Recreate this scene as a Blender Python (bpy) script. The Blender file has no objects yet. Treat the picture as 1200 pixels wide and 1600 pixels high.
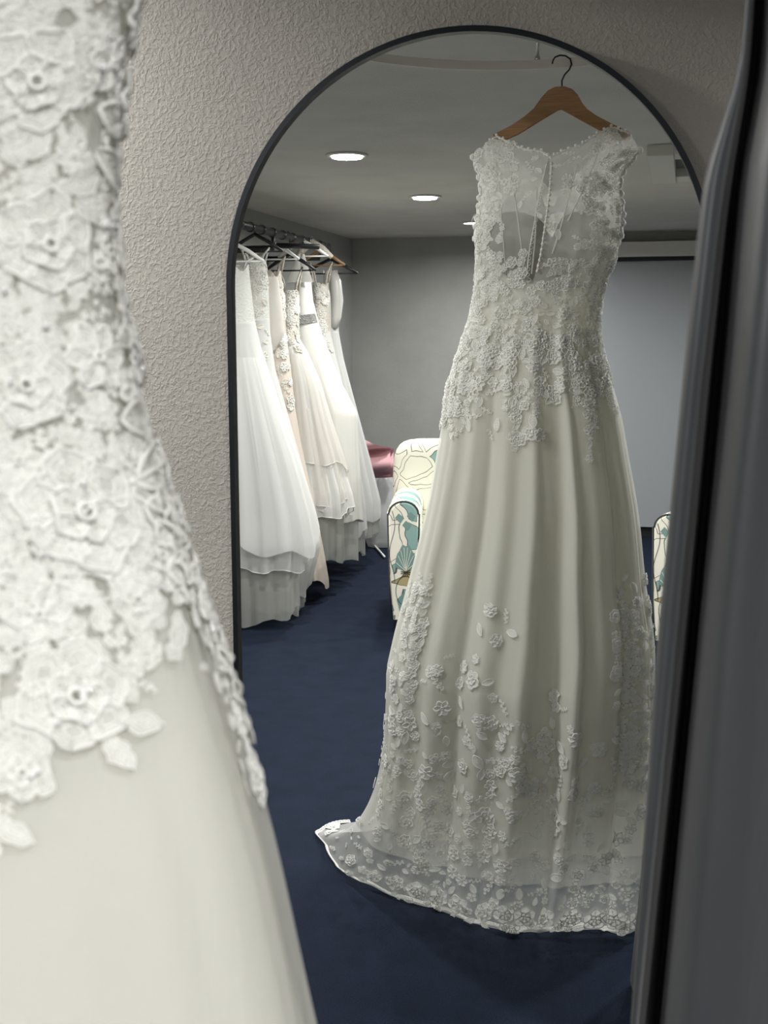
import bpy, math, random
import numpy as np
from mathutils import Vector, Matrix

sc = bpy.context.scene
C = sc.collection
PI = math.pi
rnd = random.Random(7)
R8 = np.random.RandomState(11)

# ---------------------------------------------------------------- camera, world, exposure
CAMY, CAMZ, FPX = -1.75, 1.64, 1800.0
PSI, PHI = 0.257, 0.150
F = Vector((-math.sin(PSI) * math.cos(PHI), math.cos(PSI) * math.cos(PHI), -math.sin(PHI)))
Rt = Vector((math.cos(PSI), math.sin(PSI), 0))
Up = Rt.cross(F)
cd = bpy.data.cameras.new('camera')
cam = bpy.data.objects.new('camera', cd)
C.objects.link(cam)
cam.matrix_world = Matrix(((Rt.x, Up.x, -F.x, 0), (Rt.y, Up.y, -F.y, CAMY), (Rt.z, Up.z, -F.z, CAMZ), (0, 0, 0, 1)))
cd.sensor_fit = 'VERTICAL'; cd.sensor_height = 36; cd.sensor_width = 27
cd.lens = FPX / 1600 * 36
cd.clip_start = 0.02
cd.dof.use_dof = True; cd.dof.focus_distance = 3.6; cd.dof.aperture_fstop = 15
sc.camera = cam
w = bpy.data.worlds.new('world'); sc.world = w; w.use_nodes = True
w.node_tree.nodes['Background'].inputs[0].default_value = (0.9, 0.95, 1, 1)
w.node_tree.nodes['Background'].inputs[1].default_value = 0.02
sc.view_settings.view_transform = 'Standard'; sc.view_settings.look = 'None'
sc.view_settings.gamma = 1; sc.view_settings.exposure = 0.34
sc.cycles.transparent_max_bounces = 32
sc.cycles.max_bounces = 10
sc.cycles.sample_clamp_indirect = 4
LAMP_W = 25.0
LAMP_COL = (1.0, 0.99, 0.97)

# ---------------------------------------------------------------- helpers
def lin(r, g=None, b=None):
    if g is None: g = b = r
    f = lambda c: (c / 255 / 12.92) if c / 255 <= 0.04045 else ((c / 255 + 0.055) / 1.055) ** 2.4
    return (f(r), f(g), f(b), 1)

_DX, _DY, _DZ = Rt, Up, F
def raydir(px, py):
    return Rt * (px - 600) + Up * (800 - py) + F * FPX
def seen(px, py, zv):
    """the place in the room whose mirror image stands at photo position px,py and depth zv from the viewpoint"""
    d = raydir(px, py); p = d * (zv / d.y)
    return Vector((p.x, -(p.y + CAMY), CAMZ + p.z))
def seen_floor(px, py, h=0.0):
    d = raydir(px, py); p = d * ((h - CAMZ) / d.z)
    return Vector((p.x, -(p.y + CAMY), h))
def direct(px, py, dep):
    d = raydir(px, py); p = d * (dep / d.y)
    return Vector((p.x, p.y + CAMY, CAMZ + p.z))

def setp(o, label=None, cat=None, group=None, kind=None):
    if label: o['label'] = label
    if cat: o['category'] = cat
    if group: o['group'] = group
    if kind: o['kind'] = kind
    return o
def empty(name, loc, label=None, cat=None, group=None, rz=0):
    o = bpy.data.objects.new(name, None); C.objects.link(o)
    o.location = loc; o.rotation_euler = (0, 0, rz); o.empty_display_size = 0.05
    return setp(o, label, cat, group)

class MB:
    def __init__(s): s.v = []; s.f = []; s.m = []; s.n = 0
    def add(s, v, f, m=0):
        v = np.asarray(v, float).reshape(-1, 3)
        s.v.append(v)
        for q in f: s.f.append([int(i) + s.n for i in q]); s.m.append(m)
        s.n += len(v)
    def grid(s, P, m=0, mask=None, closed=False):
        """P: (rows, cols, 3)"""
        r, c = P.shape[:2]; f = []
        for i in range(r - 1):
            for j in range(c if closed else c - 1):
                if mask is not None and not mask[i, j]: continue
                k = (j + 1) % c
                f.append((i * c + j, i * c + k, (i + 1) * c + k, (i + 1) * c + j))
        s.add(P.reshape(-1, 3), f, m)
    def box(s, a, b, m=0):
        x0, y0, z0 = a; x1, y1, z1 = b
        v = [(x0,y0,z0),(x1,y0,z0),(x1,y1,z0),(x0,y1,z0),(x0,y0,z1),(x1,y0,z1),(x1,y1,z1),(x0,y1,z1)]
        s.add(v, [(3,2,1,0),(4,5,6,7),(0,1,5,4),(1,2,6,5),(2,3,7,6),(3,0,4,7)], m)
    def tube(s, pts, r, n=6, m=0, cap=True, closed=False):
        pts = [Vector(p) for p in pts]; N = len(pts)
        rr = r if hasattr(r, '__len__') else [r] * N
        V = []; prev = None
        for i, p in enumerate(pts):
            if closed: t = pts[(i + 1) % N] - pts[i - 1]
            else: t = pts[min(i + 1, N - 1)] - pts[max(i - 1, 0)]
            if t.length < 1e-9: t = Vector((0, 0, 1))
            t.normalize()
            if prev is None:
                u = t.orthogonal().normalized()
            else:
                u = prev - t * prev.dot(t)
                u = u.normalized() if u.length > 1e-6 else t.orthogonal().normalized()
            prev = u; w_ = t.cross(u)
            for k in range(n):
                a = 2 * PI * k / n
                V.append(p + (u * math.cos(a) + w_ * math.sin(a)) * rr[i])
        f = []
        for i in range(N if closed else N - 1):
            j = (i + 1) % N
            for k in range(n):
                l = (k + 1) % n
                f.append((i * n + k, i * n + l, j * n + l, j * n + k))
        if cap and not closed:
            f.append(tuple(range(n))[::-1]); f.append(tuple((N - 1) * n + k for k in range(n)))
        s.add([tuple(q) for q in V], f, m)
    def lathe(s, prof, n=24, c=(0, 0, 0), m=0):
        V = []; f = []
        for (r, z) in prof:
            for k in range(n):
                a = 2 * PI * k / n
                V.append((c[0] + r * math.cos(a), c[1] + r * math.sin(a), c[2] + z))
        for i in range(len(prof) - 1):
            for k in range(n):
                l = (k + 1) % n
                f.append((i * n + k, i * n + l, (i + 1) * n + l, (i + 1) * n + k))
        s.add(V, f, m)
    def ball(s, c, r, n=8, m=0, sq=(1, 1, 1)):
        V = []; f = []; h = n // 2
        for i in range(h + 1):
            b = PI * i / h
            for k in range(n):
                a = 2 * PI * k / n
                V.append((c[0] + r * sq[0] * math.sin(b) * math.cos(a), c[1] + r * sq[1] * math.sin(b) * math.sin(a), c[2] + r * sq[2] * math.cos(b)))
        for i in range(h):
            for k in range(n):
                l = (k + 1) % n
                f.append((i * n + k, i * n + l, (i + 1) * n + l, (i + 1) * n + k))
        s.add(V, f, m)
    def build(s, name, mats, parent=None, smooth=True, kind=None, origin=None, label=None):
        me = bpy.data.meshes.new(name)
        V = np.concatenate(s.v) if s.v else np.zeros((0, 3))
        if parent is not None: V = V - np.array(parent.matrix_world.translation if parent.parent else parent.location)
        me.from_pydata(V.tolist(), [], s.f)
        if not isinstance(mats, (list, tuple)): mats = [mats]
        for q in mats: me.materials.append(q)
        me.polygons.foreach_set('material_index', s.m)
        me.polygons.foreach_set('use_smooth', [smooth] * len(me.polygons))
        me.update(); me.validate()
        o = bpy.data.objects.new(name, me); C.objects.link(o)
        if parent is not None: o.parent = parent
        if kind: o['kind'] = kind
        if label: o['label'] = label
        return o
def bevel(o, w_, seg=2):
    b = o.modifiers.new('b', 'BEVEL'); b.width = w_; b.segments = seg; b.limit_method = 'ANGLE'; b.angle_limit = 0.6
    return o
def sub_build(mb, name, mats, parent_mesh, root, **k):
    """a sub-part: geometry in world coordinates, parented to a part whose parent is root"""
    o = mb.build(name, mats, None, **k)
    co = np.empty(len(o.data.vertices) * 3); o.data.vertices.foreach_get('co', co)
    co = co.reshape(-1, 3) - np.array(root.location); o.data.vertices.foreach_set('co', co.ravel()); o.data.update()
    o.parent = parent_mesh
    return o

# ---------------------------------------------------------------- materials
def mat(name, col, rough=0.6, metal=0.0, spec=0.5):
    m = bpy.data.materials.new(name); m.use_nodes = True
    b = m.node_tree.nodes['Principled BSDF']
    b.inputs['Base Color'].default_value = col; b.inputs['Roughness'].default_value = rough
    b.inputs['Metallic'].default_value = metal; b.inputs['Specular IOR Level'].default_value = spec
    return m
def nd(m, t, **k):
    n = m.node_tree.nodes.new(t)
    for a, v in k.items(): setattr(n, a, v)
    return n
def lk(m, a, b): m.node_tree.links.new(a, b)
def mapping(m, scale=(1, 1, 1)):
    tc = nd(m, 'ShaderNodeTexCoord'); mp = nd(m, 'ShaderNodeMapping')
    mp.inputs['Scale'].default_value = scale
    lk(m, tc.outputs['Object'], mp.inputs['Vector']); return mp.outputs['Vector']
def noise(m, vec, scale, detail=4, rough=0.55):
    n = nd(m, 'ShaderNodeTexNoise'); n.inputs['Scale'].default_value = scale
    n.inputs['Detail'].default_value = detail; n.inputs['Roughness'].default_value = rough
    lk(m, vec, n.inputs['Vector']); return n.outputs['Fac']
def ramp(m, fac, stops):
    r = nd(m, 'ShaderNodeValToRGB'); e = r.color_ramp.elements
    while len(e) < len(stops): e.new(0.5)
    for i, (p, c) in enumerate(stops):
        e[i].position = p; e[i].color = c if hasattr(c, '__len__') else (c, c, c, 1)
    lk(m, fac, r.inputs['Fac']); return r.outputs['Color']
def bump(m, h, strength, dist, shader='Principled BSDF'):
    b = nd(m, 'ShaderNodeBump'); b.inputs['Strength'].default_value = strength; b.inputs['Distance'].default_value = dist
    lk(m, h, b.inputs['Height'])
    if shader: lk(m, b.outputs['Normal'], m.node_tree.nodes[shader].inputs['Normal'])
    return b.outputs['Normal']

def wall_mat(name, col, scale=1.0, strength=0.9, worm=True):
    m = mat(name, col, 0.85, spec=0.25)
    v = mapping(m)
    # knock-down plaster: thin curled ridges and small blobs
    d = nd(m, 'ShaderNodeTexNoise'); d.inputs['Scale'].default_value = 55 * scale; d.inputs['Detail'].default_value = 2
    lk(m, v, d.inputs['Vector'])
    vo = nd(m, 'ShaderNodeTexVoronoi', feature='SMOOTH_F1'); vo.inputs['Scale'].default_value = 110 * scale
    mx = nd(m, 'ShaderNodeMixRGB'); mx.inputs[0].default_value = 0.012 / scale
    lk(m, v, mx.inputs[1]); lk(m, d.outputs['Color'], mx.inputs[2]); lk(m, mx.outputs[0], vo.inputs['Vector'])
    n2 = noise(m, v, 75 * scale, 3, 0.6)
    r1 = ramp(m, n2, [(0.42, 0), (0.49, 1), (0.51, 1), (0.58, 0.0)])
    r2 = ramp(m, vo.outputs['Distance'], [(0.0, 1), (0.45, 0)])
    a = nd(m, 'ShaderNodeMixRGB', blend_type='ADD'); a.inputs[0].default_value = 0.7
    lk(m, r1, a.inputs[1]); lk(m, r2, a.inputs[2])
    bump(m, a.outputs[0], strength, 0.0022)
    big = noise(m, v, 3.0, 3)
    cr = ramp(m, big, [(0.3, tuple(c * 0.93 for c in col[:3]) + (1,)), (0.7, tuple(min(1, c * 1.05) for c in col[:3]) + (1,))])
    lk(m, cr, m.node_tree.nodes['Principled BSDF'].inputs['Base Color'])
    return m

def cloth(name, col, trans=0.3, alpha=1.0, rough=0.8, sheen=0.0, bump_scale=None, bump_d=0.0005, bump_s=0.5, spec=0.2, tcol=None, stretch=(1, 1, 1), edge=0.0):
    """woven cloth that lets some light through; alpha below 1 for open net. edge: more cover at grazing view (a net seen edge-on)"""
    m = bpy.data.materials.new(name); m.use_nodes = True; nt = m.node_tree
    b = nt.nodes['Principled BSDF']; out = nt.nodes['Material Output']
    b.inputs['Base Color'].default_value = col; b.inputs['Roughness'].default_value = rough
    b.inputs['Specular IOR Level'].default_value = spec
    if sheen: b.inputs['Sheen Weight'].default_value = sheen
    nrm = None
    if bump_scale:
        v = mapping(m, stretch); h = noise(m, v, bump_scale, 4, 0.6)
        nrm = bump(m, h, bump_s, bump_d)
    tr = nd(m, 'ShaderNodeBsdfTranslucent'); tr.inputs[0].default_value = tcol or col
    if nrm: lk(m, nrm, tr.inputs['Normal'])
    mx = nd(m, 'ShaderNodeMixShader'); mx.inputs[0].default_value = trans
    lk(m, b.outputs[0], mx.inputs[1]); lk(m, tr.outputs[0], mx.inputs[2])
    last = mx.outputs[0]
    if alpha < 1:
        tp = nd(m, 'ShaderNodeBsdfTransparent'); m2 = nd(m, 'ShaderNodeMixShader')
        lk(m, tp.outputs[0], m2.inputs[1]); lk(m, last, m2.inputs[2])
        if edge:
            lw = nd(m, 'ShaderNodeLayerWeight'); lw.inputs[0].default_value = 0.35
            ma = nd(m, 'ShaderNodeMath', operation='MULTIPLY_ADD', use_clamp=True)
            ma.inputs[1].default_value = edge; ma.inputs[2].default_value = alpha
            lk(m, lw.outputs['Facing'], ma.inputs[0]); lk(m, ma.outputs[0], m2.inputs[0])
        else: m2.inputs[0].default_value = alpha
        last = m2.outputs[0]
    lk(m, last, out.inputs['Surface'])
    return m

M = {}
M['wall'] = wall_mat('textured_plaster', lin(158, 154, 147), 1.2, 0.36)
M['wallroom'] = wall_mat('grey_room_plaster', lin(164, 164, 161), 1.0, 0.25)
M['ceiling'] = wall_mat('ceiling_plaster', lin(208, 206, 200), 0.9, 0.5)
m = M['carpet'] = mat('navy_carpet', lin(52, 68, 98), 0.95, spec=0.1)
v = mapping(m); n1 = noise(m, v, 260, 3, 0.7); n2 = noise(m, v, 9, 3)
mx = nd(m, 'ShaderNodeMixRGB', blend_type='MULTIPLY'); mx.inputs[0].default_value = 1
lk(m, ramp(m, n1, [(0.25, lin(20, 26, 38)), (0.75, lin(44, 53, 72))]), mx.inputs[1])
lk(m, ramp(m, n2, [(0.3, 0.75), (0.7, 1.0)]), mx.inputs[2])
lk(m, mx.outputs[0], m.node_tree.nodes['Principled BSDF'].inputs['Base Color']); bump(m, n1, 0.8, 0.004)
M['mirror'] = mat('mirror_silver', (0.93, 0.945, 0.935, 1), 0.0, 1.0)
M['frame'] = mat('black_metal', lin(24, 28, 34), 0.38, 0.6)
M['black'] = mat('black_plastic', lin(22, 24, 28), 0.4)
M['white_plastic'] = mat('white_plastic', lin(225, 225, 220), 0.4)
M['white_paint'] = mat('white_paint', lin(205, 203, 196), 0.5)
M['chrome'] = mat('chrome', lin(200, 200, 200), 0.2, 1.0)
m = M['wood'] = mat('light_wood', lin(186, 140, 92), 0.45)
v = mapping(m, (1, 1, 14)); g_ = noise(m, v, 16, 5)
lk(m, ramp(m, g_, [(0.3, lin(132, 98, 64)), (0.7, lin(158, 122, 82))]), m.node_tree.nodes['Principled BSDF'].inputs['Base Color'])
m = M['drape'] = mat('charcoal_satin', lin(54, 57, 60), 0.5, spec=0.45)
m.node_tree.nodes['Principled BSDF'].inputs['Sheen Weight'].default_value = 0.15
v = mapping(m, (1, 1, 0.5)); bump(m, noise(m, v, 7, 4), 0.25, 0.02)
M['net'] = cloth('ivory_tulle', lin(244, 244, 238), 0.4, 0.32, edge=0.4, bump_scale=45, bump_d=.004, bump_s=.6, stretch=(1, 1, .05))
M['net2'] = cloth('ivory_tulle_under', lin(240, 239, 230), 0.4, 0.42, edge=0.3)
M['sheer'] = cloth('sheer_illusion_net', lin(240, 240, 234), 0.35, 0.30, edge=0.5)
M['lining'] = cloth('ivory_lining', lin(228, 228, 228), 0.55, rough=0.6, tcol=lin(244, 243, 234))
M['cup'] = cloth('shade_grey_cup_satin', lin(150, 149, 144), 0.03, rough=.6)  # shade inside the front lining, put into the cups' grey base colour
M['lace'] = cloth('lace_thread', lin(246, 246, 242), 0.25, rough=0.75, bump_scale=900, bump_d=0.0004, bump_s=0.6)
M['lace_fill'] = cloth('lace_ground', lin(244, 244, 240), 0.3, 0.6, rough=0.8, bump_scale=1200, bump_d=0.0004)
M['border_fill'] = cloth('lace_border_ground', lin(250, 250, 248), 0.45, 0.92, rough=0.8)
M['pearl'] = mat('pearl', lin(225, 222, 212), 0.25)
M['crystal'] = mat('crystal', lin(240, 240, 240), 0.12, 0.25, 1.0)
M['satin'] = cloth('white_satin', lin(222, 221, 215), 0.12, rough=0.35, spec=0.5)
M['tulle_w'] = cloth('white_tulle', lin(244, 244, 242), 0.4, 0.74, edge=0.3)
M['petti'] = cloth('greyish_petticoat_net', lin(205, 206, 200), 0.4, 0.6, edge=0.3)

# ---------------------------------------------------------------- the setting
XL, XR, YB, ZC, YW = -2.84, 2.2, -7.98, 2.48, 0.025
def slab(name, a, b, mt):
    mb = MB(); mb.box(a, b); o = mb.build(name, mt, smooth=False); o['kind'] = 'structure'; return o
slab('floor', (XL - .1, YB - .1, -0.06), (XR + .1, YW + .1, 0), M['carpet'])
slab('ceiling', (XL - .1, YB - .1, ZC), (XR + .1, YW + .1, ZC + .06), M['ceiling'])
slab('wall_front', (XL - .1, YW, 0), (XR + .1, YW + .1, ZC), M['wall'])
slab('wall_back', (XL - .1, YB - .1, 0), (XR + .1, YB, ZC), M['wallroom'])
slab('wall_left', (XL - .1, YB, 0), (XL, YW, ZC), M['wallroom'])
slab('wall_right', (XR, YB, 0), (XR + .1, YW, ZC), M['wallroom'])
M['base'] = mat('black_baseboard', lin(20, 22, 26), 0.6)
slab('baseboard_back', (XL, YB, 0), (XR, YB + .012, 0.09), M['base'])
slab('baseboard_left', (XL, YB + .012, 0), (XL + .012, YW, 0.09), M['base'])
# pale header box and the flat grey panel below it at the right of the back wall
hx = seen(905, 380, 9.6).x
slab('trim_1', (hx, YB, ZC - 0.20), (XR, YB + 0.16, ZC - 0.085), M['white_paint'])
slab('trim_2', (hx, YB, ZC - 0.23), (XR, YB + 0.10, ZC - 0.20), M['base'])
M['panel'] = mat('blue_grey_panel', lin(160, 164, 168), 0.6)
slab('trim_3', (hx, YB, 0.09), (XR, YB + 0.06, ZC - 0.23), M['panel'])

# downlights: one row beyond the gown, plus unseen lamps added to brighten gown and walls
def downlight(x, y, label, group='round recessed downlights'):
    r = empty('ceiling_light', (x, y, ZC), label, 'ceiling light', group)
    t = MB(); t.lathe([(0.078, -0.001), (0.098, -0.001), (0.100, -0.005), (0.095, -0.009), (0.08, -0.010), (0.078, -0.001)], 32, (x, y, ZC))
    t.build('trim_ring', M['white_paint'], r)
    d = MB(); d.add([(x + .078 * math.cos(a), y + .078 * math.sin(a), ZC - .006) for a in np.linspace(0, 2 * PI, 33)[:-1]], [tuple(range(32))[::-1]])
    d.build('diffuser', M['lamp'], r, smooth=False)
    ld = bpy.data.lights.new('downlight', 'AREA'); ld.shape = 'DISK'; ld.size = 0.14
    ld.energy = LAMP_W; ld.color = LAMP_COL; ld.spread = 2.95
    lo = bpy.data.objects.new('downlight', ld); C.objects.link(lo); lo.parent = r; lo.location = (0, 0, -0.015)
m = M['lamp'] = mat('lamp_diffuser', (1, 1, 1, 1))
m.node_tree.nodes['Principled BSDF'].inputs['Emission Color'].default_value = (1, 0.99, 0.96, 1)
m.node_tree.nodes['Principled BSDF'].inputs['Emission Strength'].default_value = 8
downlight(-1.57, -3.55, 'round white downlight nearest the mirror, largest of the three reflected')
downlight(-1.57, -5.19, 'round white downlight in the middle of the reflected ceiling row')
downlight(-1.57, -6.83, 'round white downlight farthest back, just beside the gown shoulder')
for (x, y, l) in ((-1.57, -1.91, 'added unseen downlight above the area left of the hanging gown'),
                  (-1.5, -0.32, 'added unseen downlight in the corner left of the mirror'),
                  (0.6, -2.2, 'added unseen downlight just right of the curtain'),
                  (0.35, -3.2, 'added unseen downlight behind the viewer, nearest the curtain'),
                  (0.35, -5.4, 'added unseen downlight on the right side of the back room')):
    downlight(x, y, l)

# square ceiling exhaust box
q0 = seen(1005, 243, 5.35); vx0, vy0 = -0.215, -3.62
r = empty('ceiling_vent', (vx0 + .3, vy0 - .3, ZC), 'square white ceiling vent box with a dark recess beside the gown shoulder', 'vent')
mb = MB(); X0, X1, Y1, Y0 = vx0, vx0 + .62, vy0, vy0 - .95
for a, b in (((X0, Y0, ZC - .05), (X0 + .115, Y1, ZC)), ((X1 - .1, Y0, ZC - .05), (X1, Y1, ZC)), ((X0 + .115, Y1 - .16, ZC - .045), (X1 - .1, Y1, ZC)), ((X0 + .115, Y0, ZC - .045), (X1 - .1, Y0 + .2, ZC))):
    mb.box(a, b)
bevel(mb.build('vent_frame', M['white_paint'], r, smooth=False), 0.003)
mb = MB(); mb.box((X0 + .115, Y0 + .2, ZC - .004), (X1 - .1, Y1 - .16, ZC - .001)); mb.build('recess_plate', mat('dim_metal', lin(95, 92, 84), 0.6), r, smooth=False)
mb = MB(); mb.lathe([(0.0, -0.03), (0.035, -0.027), (0.05, -0.015), (0.055, -0.004)], 20, ((X0 + X1) / 2, (Y0 + Y1) / 2, ZC)); mb.build('fan_hub', M['chrome'], r)

# ---------------------------------------------------------------- the arched mirror
AX, AZ, AR, ZB = -0.343, CAMZ + 0.077, 0.3745, 0.28
def arch(rad, n=64):
    p = [(AX - rad, ZB + (AR - rad))]
    for k in range(n + 1):
        a = PI - PI * k / n; p.append((AX + rad * math.cos(a), AZ + rad * math.sin(a)))
    p.append((AX + rad, ZB + (AR - rad))); return p
r = empty('arched_mirror', (AX, 0, ZB), 'tall arched wall mirror with a thin black metal frame, gown reflected in it', 'mirror')
mb = MB(); p = arch(AR - 0.006); mb.add([(x, 0.0, z) for x, z in p], [tuple(range(len(p)))[::-1]]); mb.build('mirror_glass', M['mirror'], r, smooth=False)
mb = MB(); po, pi_ = arch(AR), arch(AR - 0.0085)
P = np.array([[(x, YW, z) for x, z in po], [(x, -0.0085, z) for x, z in po], [(x, -0.0085, z) for x, z in pi_], [(x, 0.004, z) for x, z in pi_]])
P = np.concatenate([P, P[:, :1]], 1); mb.grid(P)
o = mb.build('frame', M['frame'], r, smooth=False)

# ---------------------------------------------------------------- curtain rail and curtain
RZ = 2.336
rcx, rcy, rR = -0.38, -0.80, 0.553
r = empty('curtain_rail', (rcx, rcy, ZC), 'curved white curtain rail under the ceiling above the gown hanger', 'rail')
mb = MB(); row = [[] for _ in range(5)]
for k in range(73):
    a = PI + PI * k / 72
    for j, (dr, dz) in enumerate(((-.006, -.012), (.006, -.012), (.006, .010), (-.006, .010), (-.006, -.012))):
        row[j].append((rcx + (rR + dr) * math.cos(a), rcy + (rR + dr) * math.sin(a), RZ + dz))
P = np.array(row)
# straight runs to the wall
for j in range(5): pass
P = np.concatenate([P[:, :1] * [1, 0, 1] + [0, YW, 0], P, P[:, -1:] * [1, 0, 1] + [0, YW, 0]], 1)
mb.grid(P); mb.build('track', M['white_paint'], r, smooth=False)
for a in (-1.62, -2.6, -0.5):
    x, y = rcx + rR * math.cos(a), rcy + rR * math.sin(a)
    b = MB(); b.tube([(x, y, RZ + .01), (x, y, ZC)], 0.005, 8); b.lathe([(.005, -.002), (.014, -.006), (.014, 0)], 12, (x, y, ZC)); b.ball((x, y, RZ + .014), 0.008)
    b.build('standoff', M['chrome'], r)

# charcoal curtain: its edge and folds, narrower at the top and swelling lower down
def curtain():
    # columns: (pixel at y=0, y=270, y=600, y=1000, y=1500), depth from the viewpoint
    cols = [((1172, 1150, 1125, 1090, 1050), .80), ((1163, 1086, 1052, 1012, 984), .70), ((1169, 1112, 1078, 1040, 998), .668),
            ((1175, 1141, 1105, 1066, 1010), .685), ((1180, 1146, 1112, 1078, 1030), .80), ((1185, 1150, 1120, 1085, 1037), .735),
            ((1191, 1154, 1126, 1090, 1042), .79), ((1197, 1160, 1131, 1090, 1040), .70), ((1206, 1168, 1140, 1096, 1046), .66),
            ((1236, 1205, 1172, 1130, 1090), .63), ((1272, 1252, 1222, 1190, 1160), .64),
            ((1290, 1285, 1262, 1250, 1240), .74), ((1310, 1310, 1300, 1290, 1280), .76), ((1345, 1345, 1340, 1335, 1330), .68), ((1390, 1390, 1390, 1390, 1385), .66), ((1425, 1430, 1430, 1430, 1430), .76)]
    ys = np.array([0, 100, 270, 600, 1000, 1500]); bot_shift = 0; zs = np.linspace(2.32, 0.02, 260)
    G = np.zeros((len(zs), len(cols), 3))
    for j, (px, d) in enumerate(cols):
        px = np.array(px, float); px = np.insert(px, 1, px[0] - 0.12 * (px[0] - px[1])); px[5] += bot_shift; px[4] += bot_shift * .4
        pts = [direct(px[i], ys[i], d) for i in range(6)]
        zz = np.array([p.z for p in pts][::-1]); xx = np.array([p.x for p in pts][::-1])
        sl = (xx[0] - xx[1]) / (zz[0] - zz[1])
        for i, z in enumerate(zs):
            if z < zz[0]: x = xx[0] + max(-0.10, sl * (z - zz[0])) * (1 if sl > 0 else 0.3)
            elif z > zz[-1]: x = xx[-1] + 0.02 * (z - zz[-1])
            else: x = np.interp(z, zz, xx)
            tw = 0.35 + 0.65 * min(1, max(0, (2.2 - z) / 0.55))
            y = CAMY + 0.74 + (d - 0.74) * tw + 0.006 * math.sin(3.1 * z + j)
            G[i, j] = (x, y, z)
    for _ in range(3): G[1:-1] = 0.25 * G[:-2] + 0.5 * G[1:-1] + 0.25 * G[2:]
    return G
G = curtain()
mb = MB(); mb.grid(G)
o = mb.build('fitting_room_curtain', M['drape'])
setp(o, 'long charcoal grey satin curtain hanging in folds along the right edge', 'curtain')
s_ = o.modifiers.new('s', 'SUBSURF'); s_.levels = 2; s_.render_levels = 2

# ---------------------------------------------------------------- main gown surface
def catmull(xs, ys, q):
    xs = np.asarray(xs, float); ys = np.asarray(ys, float); q = np.asarray(q, float)
    m = np.gradient(ys, xs, axis=0) if ys.ndim == 1 else np.stack([np.gradient(ys[:, k], xs) for k in range(ys.shape[1])], 1)
    i = np.clip(np.searchsorted(xs, q) - 1, 0, len(xs) - 2)
    h = xs[i + 1] - xs[i]; t = np.clip((q - xs[i]) / h, 0, 1)
    if ys.ndim > 1: h = h[:, None]; t = t[:, None]
    return (2*t**3-3*t**2+1)*ys[i] + (t**3-2*t**2+t)*h*m[i] + (-2*t**3+3*t**2)*ys[i+1] + (t**3-t**2)*h*m[i+1]
GZV, GY = 3.075, -1.325
gx = lambda px, py=1200: seen(px, py, GZV).x
gz = lambda py, px=858: seen(px, py, GZV).z
def scr(x, z):
    """photo position of the mirror image of a point of the gown's middle plane"""
    v = np.stack([x, np.full_like(x, GZV), z - CAMZ], -1); d = v @ np.array(F)
    return 600 + FPX * (v @ np.array(Rt)) / d, 800 - FPX * (v @ np.array(Up)) / d
lev = np.array([  # photo y, left, right, half depth
 (190, 782, 975, .012), (215, 758, 996, .024), (235, 741, 1000, .038), (250, 743, 992, .050), (270, 750, 974, .064), (300, 752, 968, .080),
 (330, 748, 972, .088), (365, 744, 970, .086), (400, 744, 964, .080), (450, 741, 946, .072), (500, 732, 938, .076), (550, 716, 943, .088), (600, 700, 956, .100),
 (650, 692, 970, .112), (700, 684, 979, .122), (800, 666, 996, .145), (900, 643, 1006, .165), (1000, 617, 1020, .185), (1060, 604, 1020, .195)], float)
Z0, Z1 = gz(330), gz(1060)
lz = np.array([gz(y) for y in lev[:, 0]]); tl = (Z0 - lz) / (Z0 - Z1) * 0.7
tt = np.linspace(tl[0], 0.7, 600)
def side_x(py, px):
    q = seen(px, py, GZV); zc = gz(py)
    for _ in range(3): py = py + (q.z - zc) * 590; q = seen(px, py, GZV)
    return q.x
T_z = np.interp(tt, tl, lz)
T_L = catmull(tl, np.array([side_x(a[0], a[1]) for a in lev]), tt); T_R = catmull(tl, np.array([side_x(a[0], a[2]) for a in lev]), tt); T_b = catmull(tl, lev[:, 3], tt)
# hem: angle -> place. The back lies on the carpet as a train, the front hangs short
hem_ctl = [(-60, gx(880), GY - .26, .46), (-20, gx(985), GY - .17, .50), (-6, gx(1010), GY - .06, .42)]
for a, px, py in ((8, 1030, 1440), (20, 988, 1464), (38, 940, 1459), (56, 880, 1462), (74, 810, 1463), (92, 745, 1450), (108, 690, 1430), (124, 635, 1414), (140, 585, 1393), (152, 535, 1368), (161, 512, 1330), (168, 500, 1303)):
    q = seen_floor(px, py); hem_ctl.append((a, q.x, q.y, .012))
q = seen_floor(600, 1290); hem_ctl += [(178, q.x, q.y - .02, .03), (190, gx(618), GY - .12, .62), (205, gx(606), GY - .2, .66), (240, gx(690), GY - .26, .55), (300, gx(880), GY - .26, .46)]
h_a = np.radians([h[0] for h in hem_ctl]); h_p = np.array([h[1:] for h in hem_ctl])
ah = np.linspace(h_a[0], h_a[-1], 1500); H_p = catmull(h_a, h_p, ah)
fr = np.random.RandomState(5)
def folds(th):
    s = 0.42 * np.cos(7 * th + 0.6) + 0.32 * np.cos(11 * th + 2.1 + 0.7 * np.sin(2 * th)) + 0.26 * np.cos(17 * th + 1.0) + 0.16 * np.cos(29 * th + .4 * np.sin(3 * th))
    for c, wd, am in ((1.08, .05, 1.3), (1.95, .06, -1.0), (1.45, .06, .9), (.62, .05, -1.2), (2.45, .06, .9), (.30, .05, .8)):
        s = s + am * np.exp(-((np.mod(th, 2 * PI) - c) / wd) ** 2)
    return s
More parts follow.
